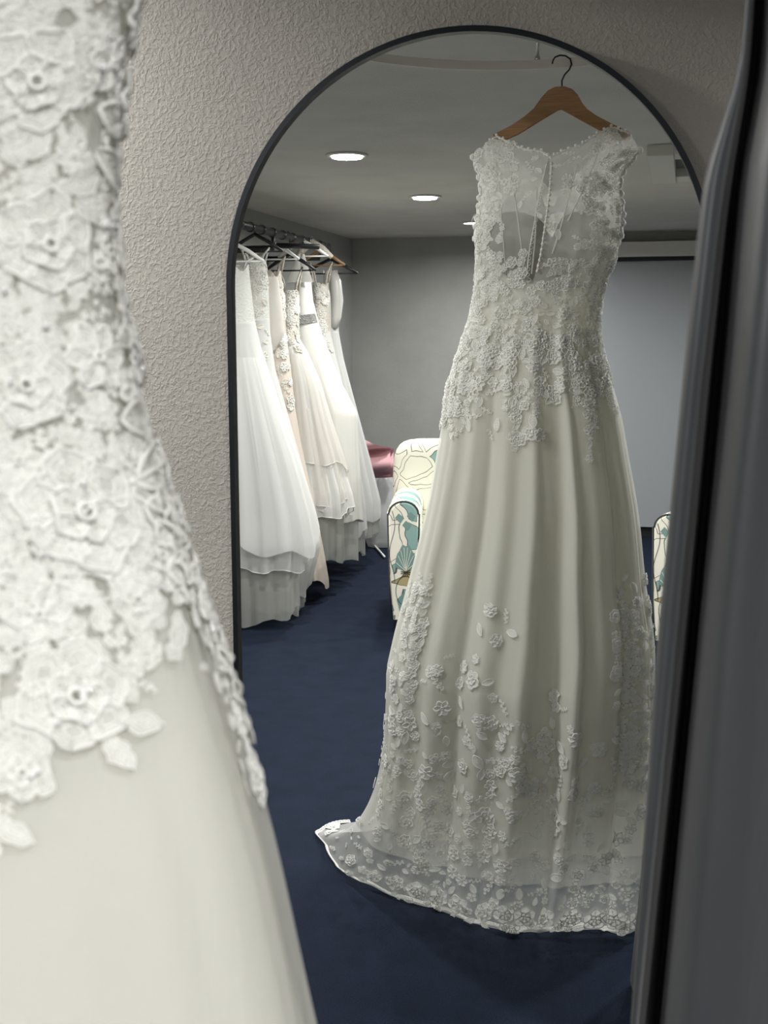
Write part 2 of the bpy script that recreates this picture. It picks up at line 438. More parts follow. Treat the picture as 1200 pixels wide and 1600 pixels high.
def S(th, t, inset=0.0, flat=1.0):
    th = np.asarray(th, float); t = np.asarray(t, float)
    tc = np.clip(t, tt[0], 0.7)
    z = np.interp(tc, tt, T_z); L = np.interp(tc, tt, T_L); Rr = np.interp(tc, tt, T_R); b = np.interp(tc, tt, T_b)
    amp = np.interp(t, [-.2, 0.12, 0.22, 0.35, 0.5, 0.7, 1.0, 1.05], [.0, .0015, .006, .012, .020, .028, .036, .036]) * flat
    front = 0.5 - 0.5 * np.sin(th)              # calmer on the front panel
    amp = amp * (1 - 0.7 * front)
    a = (Rr - L) / 2 - inset; bb = b - inset; fo = folds(th)
    amp_x = amp * 0.5
    x = (L + Rr) / 2 + (a + amp_x * fo) * np.cos(th)
    y = GY + (bb + amp * fo) * np.sin(th)
    p = np.clip((t - 0.7) / 0.3, 0, 1.2)
    tw = np.mod(th - h_a[0], 2 * PI) + h_a[0]
    hx_ = np.interp(tw, ah, H_p[:, 0]); hy = np.interp(tw, ah, H_p[:, 1]); hz = np.interp(tw, ah, H_p[:, 2])
    fade = np.clip(np.sin(th), 0, 1)
    hy = hy + amp * fo * np.sin(th) * (0.5) ; hx_ = hx_ + inset * -np.cos(th); 
    e = 1.35 + 1.0 * np.clip(-np.cos(th), 0, 1) ** 2
    pe = np.where(p > 1, p, np.abs(p) ** e)
    zz = z + (hz - z) * np.where(p > 1, 1.0, 1 - np.abs(1 - np.minimum(p, 1)) ** 1.25)
    zz = zz + np.where(hz < .05, 0.010 * np.clip(fo, -1, 2) * np.clip(p - .5, 0, .5) * 2, 0) + inset * 0.5 * (p > 0)
    x = x + (hx_ - x) * pe; y = y + (hy - y) * pe
    zz = np.where(t > .9, np.maximum(zz, .006), zz)
    return np.stack([x, y, zz], -1)
def frame(th, t, inset=0.0):
    e = 1e-3; p = S(th, t, inset)
    a = (S(th + e, t, inset) - S(th - e, t, inset)) / (2 * e); b = (S(th, t + e, inset) - S(th, t - e, inset)) / (2 * e)
    n = np.cross(b, a); n = n / (np.linalg.norm(n, axis=-1, keepdims=True) + 1e-12)
    return p, a, b, n

GOWN_LABEL = 'ivory lace wedding gown with tulle train, hung from the curtain rail facing the arched mirror'
gown = empty('lace_wedding_gown', (gx(860), GY, 0.0), GOWN_LABEL, 'wedding gown')
# edges of the bodice
nb = lambda px: np.interp(px, [740, 760, 778, 800, 825, 850, 863, 880, 910, 935, 955, 985, 1000], [242, 226, 213, 226, 237, 240, 250, 241, 229, 210, 199, 208, 234])
nf = lambda px: np.interp(px, [740, 760, 778, 800, 850, 863, 880, 925, 955, 985, 1000], [242, 226, 213, 240, 285, 292, 285, 240, 199, 208, 234])
gapc = lambda py: np.interp(py, [250, 300, 350, 400, 445], [863, 858, 851, 842, 834])
gapw = lambda py: np.interp(py, [250, 265, 310, 400, 432, 446], [0.2, 3, 6.5, 8, 6, 0])
def skin_grid(t0, t1, nt, nth, inset=0.0, closed=True, th0=0.0, th1=2 * PI, flat=1.0):
    t = np.linspace(t0, t1, nt); th = np.linspace(th0, th1, nth, endpoint=not closed)
    A, B = np.meshgrid(th, t); return S(A, B, inset, flat), A, B
tb = lambda py, px=858: (Z0 - gz(py, px)) / (Z0 - Z1) * 0.7
P, A, B = skin_grid(tl[0], tb(452), 100, 420)
px, py = scr(P[..., 0], P[..., 2]); back = np.sin(A) > 0
ok = np.where(back, (py > nb(px)) & (np.abs(px - gapc(py)) > gapw(py)), py > nf(px))
mb = MB(); mb.grid(P, mask=ok, closed=True)
bod = mb.build('bodice', M['sheer'], gown)
# lining: sweetheart cups at the front, low back
def bounded(topfun, tbot, th, nt, inset, closed, name, mt):
    A = th; t0 = np.full(len(th), tb(400))
    for _ in range(6):
        p = S(A, t0, inset); px, py = scr(p[:, 0], p[:, 2]); want = topfun(A, px); t0 = t0 + (want - py) * (0.7 / 730.0)
    if name == 'bust_cups':
        e_ = MB(); e_.tube(S(A, t0, inset - .001), .0022, 5); sub_build(e_, 'cup_edge', M['lace'], bod, gown)
    k = np.linspace(0, 1, nt)[:, None]; T = t0[None] * (1 - k) + tbot * k
    P = S(A[None] + 0 * T, T, inset); mb = MB(); mb.grid(P, closed=closed); return mb.build(name, mt, gown)
thc = np.linspace(0, 2 * PI, 300, endpoint=False)
bounded(lambda a, px: np.where(np.sin(a) > 0, 446 - 105 * np.abs(np.cos(a)) ** 3, 352 + 40 * np.cos(a) ** 2), 0.80, thc, 130, .006, True, 'lining', M['lining'])
tf = np.linspace(PI * 1.04, PI * 1.96, 120)
cups = lambda a, px: 346 - 20 * np.abs(np.sin((px - 852) / 104 * PI)) + 26 * np.clip((np.abs(px - 858) - 80) / 30, 0, 1) + 24 * np.exp(-((px - 858) / 9) ** 2)
bounded(cups, tb(450), tf, 30, .014, False, 'bust_cups', M['cup'])
P, A, B = skin_grid(tb(440), 1.0, 260, 620)
mb = MB(); mb.grid(P, closed=True); skirt = mb.build('overskirt', M['net'], gown)
P, A, B = skin_grid(tb(470), 0.915, 150, 420, 0.014)
mb = MB(); mb.grid(P, closed=True); under = mb.build('underskirt', M['net2'], gown)
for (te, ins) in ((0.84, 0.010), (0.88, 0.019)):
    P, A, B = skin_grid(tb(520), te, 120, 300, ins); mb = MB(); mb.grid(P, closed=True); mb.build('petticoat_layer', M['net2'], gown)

# ---- lace motifs, drawn flat (x, y, height) in units of their own radius
def petal(cx, cy, ang, ln, wd, nu=6, nv=5, lift=.10, pointed=1.0, cord=.05, tube=False):
    out = []; q1, q2, q3 = rnd.random() * 6, rnd.random() * 6, rnd.choice([2, 3, 4])
    if tube: nu = max(nu, 11); lift *= .7
    u = np.linspace(0, 1, nu); v = np.linspace(-1, 1, nv)
    U, V = np.meshgrid(u, v, indexing='ij')
    w_ = wd * np.sin(PI * np.clip(U, 0.02, 1) ** (0.85 + .25 * pointed)) ** (0.8) + wd * .12 * (1 - U)
    if tube: w_ = w_ * (1 + .16 * np.sin(q3 * PI * U * 1.6 + q1 + V * 1.5))
    x = U * ln * (1 + (.06 * np.sin(V * 4 + q2) if tube else 0)); y = V * w_ + (.06 * ln * np.sin(U * 3 + q2) * U if tube else 0)
    h = lift * (0.25 + 0.75 * V ** 2) * np.sin(PI * np.clip(U * .8 + .1, 0, 1)) + lift * .5 * U
    ca, sa = math.cos(ang), math.sin(ang)
    P = np.stack([cx + ca * x - sa * y, cy + sa * x + ca * y, h], -1)
    f = [(i * nv + j, (i + 1) * nv + j, (i + 1) * nv + j + 1, i * nv + j + 1) for i in range(nu - 1) for j in range(nv - 1)]
    out.append((P.reshape(-1, 3), f, 1))
    # cord round the rim
    rim = [P[i, 0] for i in range(nu)] + [P[nu - 1, nv // 2]] + [P[i, nv - 1] for i in range(nu - 1, -1, -1)]
    rim = np.array(rim); out.append(cordm(rim, cord * (.62 if tube else 1), tube))
    if tube:
        c_ = np.array([cx + ca * ln * .5, cy + sa * ln * .5, 0])
        for k_ in (.72, .42):
            r_ = c_ + (rim - c_) * k_; r_[:, 2] = lift * .6; out.append(cordm(r_, cord * .4, tube))
    return out
def cordm(rim, r, tube):
    n = len(rim); d = np.gradient(rim[:, :2], axis=0); d = d / (np.linalg.norm(d, axis=1, keepdims=True) + 1e-9)
    nn = np.stack([-d[:, 1], d[:, 0]], 1)
    prof = [(-1, 0), (-.6, .8), (.6, .8), (1, 0)] if tube else [(-1, .1), (0, .7), (1, .1)]
    k = len(prof); V = []
    for (a, b) in prof:
        q = rim.copy(); q[:, :2] += nn * a * r; q[:, 2] += b * r * 1.6; V.append(q)
    V = np.stack(V, 1).reshape(-1, 3)
    f = [(i * k + j, (i + 1) * k + j, (i + 1) * k + j + 1, i * k + j + 1) for i in range(n - 1) for j in range(k - 1)]
    return (V, f, 0)
def veins(cx, cy, ang, ln, wd, r, n=4):
    out = []; ca, sa = math.cos(ang), math.sin(ang)
    def tr(x, y, h): return (cx + ca * x - sa * y, cy + sa * x + ca * y, h)
    out.append(cordm(np.array([tr(a * ln, 0, .05) for a in np.linspace(0.05, .92, 5)]), r, False))
    for i in range(n):
        a = .18 + .6 * i / n
        for s in (-1, 1): out.append(cordm(np.array([tr(a * ln, 0, .05), tr((a + .10) * ln, s * wd * .4, .06), tr((a + .16) * ln, s * wd * .62, .08)]), r * .8, False))
    return out
def rose(tube=False, c=.05, rg=rnd):
    o = []
    n = rg.choice([5, 6, 7]); ph = rg.random() * 6
    for k in range(n):
        a = ph + 2 * PI * k / n; l = .62 + .15 * rg.random()
        o += petal(.34 * math.cos(a), .34 * math.sin(a), a, l, .36 + .08 * rg.random(), 7, 5, .12, .3, c, tube)
        if not tube and k % 2 == 0: o += veins(.36 * math.cos(a), .36 * math.sin(a), a, l * .85, .25, c * .5, 2)
    for k in range(5):
        a = ph + .5 + 2 * PI * k / 5
        o += petal(.12 * math.cos(a), .12 * math.sin(a), a, .42, .24, 6, 5, .20, .3, c, tube)
    for k in range(3):
        a = ph + 2 * PI * k / 3
        o.append(cordm(np.array([(.14 * math.cos(a + q), .14 * math.sin(a + q), .2) for q in np.linspace(0, 2.4, 6)]), c, tube))
    return o
def leaf(tube=False, c=.05, rg=rnd):
    return petal(-.8, 0, 0, 1.7, .42, 8, 5, .10, 1.2, c, tube) + veins(-.75, 0, 0, 1.6, .36, c * .55, 4 if tube else 3)
def daisy(tube=False, c=.07, rg=rnd):
    o = []; n = rg.choice([5, 6, 8])
    for k in range(n):
        a = 2 * PI * k / n
        o += petal(.12 * math.cos(a), .12 * math.sin(a), a, .8, .28, 5, 3, .12, .4, c, tube)
    o.append(cordm(np.array([(.14 * math.cos(q), .14 * math.sin(q), .12) for q in np.linspace(0, 6.3, 8)]), c, tube)); return o
def sprig(tube=False, c=.045, rg=rnd):
    o = [cordm(np.array([(x, .25 * math.sin(2.2 * x), .06) for x in np.linspace(-1, 1, 9)]), c * 1.1, tube)]
    for k, x in enumerate(np.linspace(-.8, .9, 6)):
        s = 1 if k % 2 else -1
        o += petal(x, .25 * math.sin(2.2 * x), s * (0.9), .5, .16, 5, 3, .08, 1.1, c, tube)
    return o
LIB = {}
for nm, fn in (('rose', rose), ('leaf', leaf), ('daisy', daisy), ('sprig', sprig)):
    for tb_ in (False, True):
        arr = []
        for k in range(8 if tb_ else 4):
            g = fn(tb_); V = []; f0 = []; mm = []; n0 = 0
            for (a, f, mi) in g:
                V.append(a); f0 += [tuple(i + n0 for i in q) for q in f]; mm += [mi] * len(f); n0 += len(a)
            arr.append((np.concatenate(V), f0, mm))
        LIB[nm, tb_] = arr
def put(mb, nm, th, t, size, rot, tube=False, lift=0.001, surf=None, hs=1.0):
    V, f, mm = rnd.choice(LIB[nm, tube])
    fr_ = surf or frame
    p, a, b, n = fr_(np.array([th]), np.array([t]))
    la, lb = np.linalg.norm(a), np.linalg.norm(b)
    c, s = math.cos(rot), math.sin(rot)
    x = (V[:, 0] * c - V[:, 1] * s) * size; y = (V[:, 0] * s + V[:, 1] * c) * size
    ths = th + x / la; ts = t + y / lb
    p, a, b, n = fr_(ths, ts)
    Q = p + n * (V[:, 2:3] * size * hs + lift)
    k = mb.n; mb.v.append(Q); mb.n += len(Q)
    mb.f += [[i + k for i in q] for q in f]; mb.m += mm
    return Q
def th_back(x_px, py):
    """angle on the back for a photo position"""
    t = tb(py, x_px); L = np.interp(t, tt, T_L); Rr = np.interp(t, tt, T_R)
    return math.acos(max(-.999, min(.999, (gx(x_px, py) - (L + Rr) / 2) / ((Rr - L) / 2))))

# bodice lace (back and round the sides), dense at waist and hips, trailing off in clusters
mbL = MB(); placed = []
def scatter(mb, n, region, dens, kinds, smin, smax, sep, surf=None, tube=False, hs=1.0, lift=.001):
    got = 0
    for _ in range(n * 12):
        if got >= n: break
        th = region[0] + (region[1] - region[0]) * rnd.random(); t = region[2] + (region[3] - region[2]) * rnd.random()
        if rnd.random() > dens(th, t): continue
        p = S(np.array([th]), np.array([t]))[0]
        if any((p[0] - q[0]) ** 2 + (p[1] - q[1]) ** 2 + (p[2] - q[2]) ** 2 < (sep * (s0 + 0.0)) ** 2 for q, s0 in placed[-600:]): continue
        s = smin + (smax - smin) * rnd.random()
        k = rnd.choices([a for a, _ in kinds], [b for _, b in kinds])[0]
        put(mb, k, th, t, s, rnd.random() * 6.28, tube, lift, surf, hs); placed.append((p, s)); got += 1
    return got
def dens_body(th, t):
    p = S(np.array([th]), np.array([t]))[0]; px, py = scr(p[0], p[2])
    if np.sin(th) > 0:
        if py < nb(px) + 5: return 0
        if py < 450 and abs(px - gapc(py)) < gapw(py) + 7: return 0
        if py < 410:                                    # sheer centre back, lace at the shoulders and sides
            d = abs(px - 855) / 105
            return 1.0 if d > .62 else (0.3 if py < 310 else 0.05)
        if th < .7 and py > 625: return 0
        if py < 540: return 1.0
        return max(0, 1 - (py - 540) / 150) * (0.35 + 0.65 * (0.5 + 0.5 * math.cos(9 * th)))
    if py < nf(px) + 5: return 0
    if py < 330: return .35
    return 1.0 if py < 600 else 0
kb = [('rose', 4), ('leaf', 3), ('daisy', 2), ('sprig', 4)]
scatter(mbL, 430, (0.05, PI - .05, tl[0], tb(545)), dens_body, kb, .010, .017, .85, lift=.001, hs=1.3)
scatter(mbL, 120, (0.0, PI, tb(520), tb(700)), dens_body, kb, .014, .022, .9, lift=.001, hs=1.1)
scatter(mbL, 90, (PI, 2 * PI, tl[0], tb(420)), dens_body, kb, .012, .018, .9)
lace1 = sub_build(mbL, 'lace_applique', [M['lace'], M['lace_fill']], bod, gown)
# clusters that trail down the folds at hip level
mbC = MB()
for (x0, y0, y1) in ((715, 560, 680), (765, 520, 600), (800, 540, 640), (846, 500, 655), (815, 600, 700), (905, 560, 640), (925, 560, 720), (955, 560, 640), (930, 600, 660), (740, 590, 640), (700, 600, 660)):
    y = y0
    while y < y1:
        pt = (y - y0) / (y1 - y0)
        if 0 < x0 < 2000:
            put(mbC, rnd.choice(['rose', 'rose', 'leaf', 'sprig', 'daisy']), th_back(x0 + rnd.uniform(-9, 9) * (1 - pt), y), tb(y, x0), (.019 - .009 * pt) * rnd.uniform(.9, 1.2), rnd.uniform(0, 6.28), lift=.0015, hs=1.1)
        y += 13 - 3 * pt
# hem lace: a dense border with sprays climbing up the train
def t_for(th, py):
    ts = np.linspace(.3, 1, 300); p = S(np.full(300, th), ts)
    y = 528 - (p[:, 2] - CAMZ) * FPX / (-(p[:, 1]) - CAMY); i = int(np.argmin(np.abs(y - py))); return ts[i]
def uv_of(px, py):
    """angle and t of the back surface seen at a photo position"""
    best = None
    TH, TT = UVG; i = int(np.argmin((UVX - px) ** 2 + (UVY - py) ** 2)); return TH.ravel()[i], TT.ravel()[i]
TH, TT = np.meshgrid(np.linspace(.02, 2.98, 240), np.linspace(.2, 1, 260)); Pq = S(TH, TT); UVG = (TH, TT)
dv = -Pq[..., 1] - CAMY
vec = np.stack([Pq[..., 0], -Pq[..., 1] - CAMY, Pq[..., 2] - CAMZ], -1)
cx_ = vec @ np.array(Rt); cy_ = vec @ np.array(Up); cz_ = vec @ np.array(F)
UVX = (600 + FPX * cx_ / cz_).ravel(); UVY = (800 - FPX * cy_ / cz_).ravel()
def hem_dens(px, py):
    bot = np.interp(px, [500, 560, 650, 750, 850, 1000], [1310, 1385, 1415, 1450, 1460, 1462])
    d = bot - py
    if d < 3: return 0
    if d < 75: return 1
    up = np.interp(px, [560, 620, 680, 740, 790, 850, 900, 960, 1000], [120, 330, 420, 430, 380, 330, 350, 300, 330])
    return max(0, 1 - (d / up)) ** .6 * .75 if d < up else 0
mbH = MB(); placedpx = []
def pxput(mb, px, py, size, kinds=('rose', 'rose', 'leaf', 'leaf', 'daisy', 'sprig'), sep=.8, hs=.9, lift=.002, rot=None):
    for (a, b, s0) in placedpx:
        if (a - px) ** 2 + (b - py) ** 2 < (sep * (size + s0) * 590) ** 2 * .55: return False
    th, t = uv_of(px, py); put(mb, rnd.choice(kinds), th, t, size, rnd.uniform(0, 6.28) if rot is None else rot, lift=lift, hs=hs)
    placedpx.append((px, py, size)); return True
for x in range(515, 1010, 34):                       # big flowers just above the scallops
    bot = np.interp(x, [500, 560, 650, 750, 850, 1000], [1310, 1385, 1415, 1450, 1460, 1462])
    pxput(mbH, x + rnd.uniform(-5, 5), bot - 26, .031 + .006 * rnd.random(), ('rose',), .5)
for _ in range(2600):
    px, py = rnd.uniform(505, 1015), rnd.uniform(930, 1455)
    if rnd.random() < hem_dens(px, py): pxput(mbH, px, py, rnd.uniform(.012, .027), sep=.72)
for _ in range(500):
    px, py = rnd.uniform(960, 1020), rnd.uniform(900, 1200)
    if rnd.random() < (py - 880) / 300: pxput(mbH, px, py, rnd.uniform(.012, .02), sep=.6)
for _ in range(700):
    px, py = rnd.uniform(595, 680), rnd.uniform(900, 1260)
    if abs(px - (660 - (py - 900) * .2)) < 20: pxput(mbH, px, py, rnd.uniform(.012, .02), sep=.65)
for (px, py) in ((765, 955), (790, 965), (750, 985), (775, 1000), (800, 990), (745, 1030), (865, 1085), (870, 1105), (862, 1130), (885, 1110), (720, 1065)):
    pxput(mbH, px, py, rnd.uniform(.014, .022), sep=.4)
lace2 = sub_build(mbH, 'lace_border', [M['lace'], M['border_fill']], skirt, gown)
lace3 = sub_build(mbC, 'lace_cluster', [M['lace'], M['lace_fill']], skirt, gown)
# scalloped edge with little loops
mbS = MB(); th = np.linspace(-.05, 3.02, 900); pos = S(th, np.ones(900)); arc = np.concatenate([[0], np.cumsum(np.linalg.norm(np.diff(pos, axis=0), axis=1))])
def edge_pts(off0, sc_, thv):
    p, a, b, n = frame(thv, np.full(len(thv), .999)); s_ = np.interp(thv, th, arc)
    fl_ = p[:, 2] < .06; b[fl_, 2] = 0
    b = b / (np.linalg.norm(b, axis=1, keepdims=True) + 1e-9)
    o_ = off0 + sc_ * 1.7 * np.abs(np.sin(s_ * PI / .14)) + .003 * np.abs(np.sin(s_ * PI / .014)) * (off0 > .005)
    q = p + b * o_[:, None]; q[:, 2] = np.maximum(q[:, 2], .004); return q, s_
thd = np.interp(np.linspace(0, arc[-1], 1500), arc, th)
for off, r_ in ((.014, .0026), (.001, .002)):
    q, s_ = edge_pts(off, .012, thd); mbS.tube(q[::1], r_, 4, cap=False)
q1, _ = edge_pts(.014, .012, thd); q0_, _ = edge_pts(.001, .012, thd)
for i in range(0, 1500, 7): mbS.tube([q0_[i], (q1[i] + q0_[i]) / 2, q1[i]], .0011, 4, cap=False)
P = np.stack([q0_ - (q1 - q0_) * .35, q0_, q1]); mbS.grid(P, 1)
sub_build(mbS, 'scalloped_edge', [M['lace'], M['lace_fill']], skirt, gown)
# front hem, shorter
mbS = MB(); thf = np.linspace(3.4, 6.2, 400); p = S(thf, np.ones(400)); p[:, 2] -= .006 * np.abs(np.sin(np.arange(400) * .22)); mbS.tube(p, .0025, 4, cap=False)
sub_build(mbS, 'front_hem_cord', M['lace'], skirt, gown)

# bodice edges: neckline cord, armholes, back opening, pearl buttons and loops
mbE = MB()
def back_pt(px, py, off=.002):
    th = th_back(px, py); p, a, b, n = frame(np.array([th]), np.array([tb(py, px)])); return p[0] + n[0] * off
ln = [back_pt(x, nb(x) + 1.5) for x in np.linspace(762, 862, 40)]; rn = [back_pt(x, nb(x) + 1.5) for x in np.linspace(864, 985, 46)]
for pts in (ln, rn):
    mbE.tube(pts, .0022, 5)
    for k, p in enumerate(pts):
        if k % 2 == 0: mbE.ball(p + np.array((0, 0, .002 * (k % 4))), .0042, 6, sq=(1, .6, 1))
for s in (-1, 1):
    ys = np.linspace(425, 262, 60); pts = [back_pt(gapc(y) + s * (gapw(y) + 1), y) for y in ys]; mbE.tube(pts, .0014, 5)
sub_build(mbE, 'edging', M['lace'], bod, gown)
# scalloped armhole edges
for side in (0, 1):
    mbA = MB(); ys = np.linspace(238, 372, 60); e_ = .10 if side else PI - .10
    for s_ in (1, -1):
        th_ = e_ * s_; pts = [S(np.array([th_]), np.array([tb(y)]))[0] for y in ys]
        for k, p in enumerate(pts):
            p = p + np.array(((.003 if side else -.003) * (1 + math.sin(k * .9)), 0, 0)); mbA.ball(p, .0052 + .002 * math.sin(k * 1.3), 6, sq=(1, .5, 1))
    sub_build(mbA, 'armhole_trim', M['lace'], bod, gown)
for y in np.arange(262, 432, 8.2):
    b_ = MB(); p = back_pt(gapc(y) + gapw(y) + 2.2, y, .005); b_.ball(p, .0046, 8); b_.build('button', M['pearl'], gown)
mbE = MB()
for y in np.arange(300, 440, 8.2):
    p = Vector(back_pt(gapc(y) - gapw(y) - 1, y, .003))
    mbE.tube([p + Vector((.008 * math.sin(a) - .001, .001, .0055 * math.cos(a))) for a in np.linspace(0, PI, 7)], .0007, 4)
sub_build(mbE, 'button_loops', M['lace'], bod, gown)
# hanging ribbon loop under the arm
mbE = MB(); c0 = seen(744, 348, 3.04); mbE.tube([c0 + Vector((.011 * math.cos(a), 0, .022 * math.sin(a))) for a in np.linspace(-.4, 4.2, 14)], .001, 4); mbE.build('hanging_loop', M['satin'], gown)
# boning seams of the sheer back
mbE = MB()
for (xa, ya, xb, yb) in ((777, 240, 796, 430), (800, 252, 826, 440), (935, 245, 892, 350), (905, 262, 868, 400), (845, 300, 836, 430)):
    pts = [back_pt(xa + (xb - xa) * k + 3 * math.sin(3 * k), ya + (yb - ya) * k, .001) for k in np.linspace(0, 1, 30)]; mbE.tube(pts, .0018, 5)
sub_build(mbE, 'seams', M['lining'], bod, gown)

# front lace, seen close up at the left of the picture: corded flowers and leaves in relief
mbF = MB(); placed.clear()
def front_ok(px, py):
    lim = np.interp(px, [0, 30, 80, 150, 240, 290, 330, 370, 410], [1330, 1240, 1150, 1160, 1060, 1010, 1060, 1150, 1245])
    return py < lim
THF, TTF = np.meshgrid(np.linspace(-1.75, .25, 420), np.linspace(tb(395), tb(760), 420)); Pf = S(THF, TTF)
vec = Pf - np.array((0, CAMY, CAMZ)); fx = vec @ np.array(Rt); fy = vec @ np.array(Up); fz = vec @ np.array(F)
FX = 600 + FPX * fx / fz; FY = 800 - FPX * fy / fz; FD = fz
pf, af, bf, nfm = frame(THF, TTF); vis = (np.sum(nfm * vec, -1) < 0)
FXr, FYr, VIS = FX.ravel(), FY.ravel(), vis.ravel()
def uv_front(px, py):
    d = (FXr - px) ** 2 + (FYr - py) ** 2 + (~VIS) * 1e7; i = int(np.argmin(d)); return THF.ravel()[i], TTF.ravel()[i], FD.ravel()[i], d[i]
fpl = []
def fput(px, py, size_px, nm, rot=None, sep=.62, check=True):
    th, t, dep, dd = uv_front(px, py)
    if dd > 900: return False
    if check and any((px - a) ** 2 + (py - b) ** 2 < (sep * (size_px + s0)) ** 2 for a, b, s0 in fpl): return False
    put(mbF, nm, th, t, size_px * dep / FPX, rnd.uniform(0, 6.28) if rot is None else rot, True, .0008, None, .8)
    fpl.append((px, py, size_px)); return True
for (px, py, s, nm, ro) in ((120, 1085, 88, 'rose', 0), (215, 1130, 42, 'leaf', .2), (185, 1175, 42, 'leaf', 1.2), (35, 1205, 48, 'rose', 0), (20, 1300, 40, 'leaf', .6), (130, 800, 95, 'rose', 0), (215, 985, 36, 'leaf', .9),
                        (275, 985, 40, 'leaf', 2.0), (60, 960, 55, 'daisy', 0), (40, 600, 70, 'rose', 0), (150, 560, 60, 'daisy', 0), (75, 380, 78, 'rose', 0), (55, 130, 80, 'rose', 0), (170, 100, 55, 'daisy', 0),
                        (245, 870, 55, 'rose', 0), (205, 720, 46, 'rose', 0), (60, 1150, 40, 'leaf', 1.5), (155, 380, 45, 'sprig', 1.4), (160, 230, 50, 'sprig', 1.2), (90, 720, 42, 'sprig', 0.4), (180, 1010, 45, 'sprig', .7)):
    fput(px, py, s, nm, ro, check=False)
for _ in range(5200):
    px = rnd.uniform(-200, 420); py = rnd.uniform(-260, 1400)
    if not front_ok(px, py): continue
    if px > -30 and py > 900 and rnd.random() < .5: continue
    fput(px, py, rnd.choice([18, 26, 34, 44]), rnd.choice(['rose', 'rose', 'leaf', 'leaf', 'sprig', 'sprig', 'daisy']), sep=.5)
for (px, py) in ((352, 1030), (360, 1062), (368, 1095), (376, 1130), (384, 1165), (391, 1200), (398, 1232)):
    for dx in (0, -16): fput(px + dx, py, 15, rnd.choice(['rose', 'leaf', 'sprig']), check=False)
fpl.clear()
for _ in range(900):                               # a second, finer layer fills the gaps of the upper part
    px = rnd.uniform(-60, 400); py = rnd.uniform(-60, 1000)
    if front_ok(px, py + 60) and (py < 620 or rnd.random() < .45): fput(px, py, rnd.choice([16, 22, 30]), rnd.choice(['rose', 'leaf', 'sprig', 'daisy']), sep=.62)
sub_build(mbF, 'front_lace', [M['lace'], M['lace_fill']], skirt, gown)
# crystals sewn in small clusters
for (px, py) in ((193, 95), (195, 107), (205, 108), (148, 107), (130, 160), (198, 185), (155, 345), (160, 352), (152, 353), (8, 455), (140, 475), (68, 510), (220, 577), (15, 600), (125, 758), (135, 795), (128, 803), (142, 803), (132, 812),
                 (65, 868), (280, 860), (317, 935), (317, 980), (262, 880), (122, 1075), (132, 1080), (126, 1084), (138, 1076), (88, 1125), (135, 1128), (50, 1212), (58, 1206), (318, 985), (393, 1236), (107, 640), (240, 690)):
    th_, t_, dep, dd = uv_front(px, py)
    if dd < 900:
        p, a, b, n = frame(np.array([th_]), np.array([t_])); mbK = MB(); mbK.ball(p[0] + n[0] * .004, .0012, 8); sub_build(mbK, 'crystal_bead', M['crystal'], skirt, gown)

# ---------------------------------------------------------------- wooden hanger of the gown
def plate(pts, zv, th_m, bulge=None):
    c = [seen(x, y, zv) for x, y in pts]; n = len(c); mb = MB()
    mb.add([tuple(p + Vector((0, -th_m / 2, 0))) for p in c] + [tuple(p + Vector((0, th_m / 2, 0))) for p in c],
           [tuple(range(n)), tuple(range(n, 2 * n))[::-1]] + [(i, (i + 1) % n + 0, (i + 1) % n + n, i + n) for i in range(n)])
    return mb
up = [(774, 212), (800, 199), (822, 184), (836, 172), (848, 155), (858, 144), (868, 139), (881, 138), (893, 142), (901, 150), (908, 163), (916, 173), (930, 183), (955, 196), (982, 209)]
dn = [(980, 217), (945, 205), (915, 189), (890, 175), (877, 168), (870, 170), (842, 187), (808, 208), (780, 220)]
r = empty('wooden_hanger', seen(877, 160, 3.078), 'light wooden coat hanger with black wire hook holding the lace gown', 'hanger')
bevel(plate(up + dn, 3.078, .014).build('hanger_body', M['wood'], r, smooth=False), .004, 3)
c0 = seen(878, 120, 3.078); k_ = 3.04 / FPX
hk = [(878, 141, 0), (878, 126, 0), (882, 116, 0), (889, 107, 0), (892, 98, 0), (890, 90, 0), (883, 86.5, 0), (875, 87, 0), (868, 91, 0), (865, 97, 0), (864, 102, 0)]
ca, sa = math.cos(.6), math.sin(.6); pts = []
for x, y, _ in hk:
    p = seen(x, y, 3.078); dx = p.x - c0.x; pts.append(Vector((p.x, c0.y - dx * .7, p.z)))
mb = MB(); mb.tube(pts, .0022, 8); mb.build('hook', M['black'], r)

# ---------------------------------------------------------------- clothes rail with the row of gowns along the left wall
RX, RH = -2.45, CAMZ + 0.625
r = empty('clothes_rail', (RX, -4.9, 0), 'black pipe clothes rail on wall brackets along the left wall', 'clothes rail')
mb = MB(); mb.tube([(RX, -3.4, RH), (RX, -5.95, RH)], .024, 14); mb.build('pipe', M['black'], r)
for y in np.arange(-4.2, -5.9, -.18):
    mb = MB(); mb.tube([(RX, y, RH), (RX, y - .035, RH)], .029, 12); mb.build('collar', M['black'], r)
for y in (-3.6, -4.95, -5.85):
    mb = MB(); mb.tube([(RX, y, RH), (RX, y, RH - .09), (XL + .01, y, RH - .09)], .018, 10); mb.tube([(XL, y, RH - .09), (XL + .012, y, RH - .09)], .05, 16)
    mb.build('wall_bracket', M['black'], r)
mb = MB(); mb.tube([(RX + .02, -4.95, RH - .075), (RX + .28, -4.98, RH - .085)], .016, 10); mb.build('side_arm', M['black'], r)

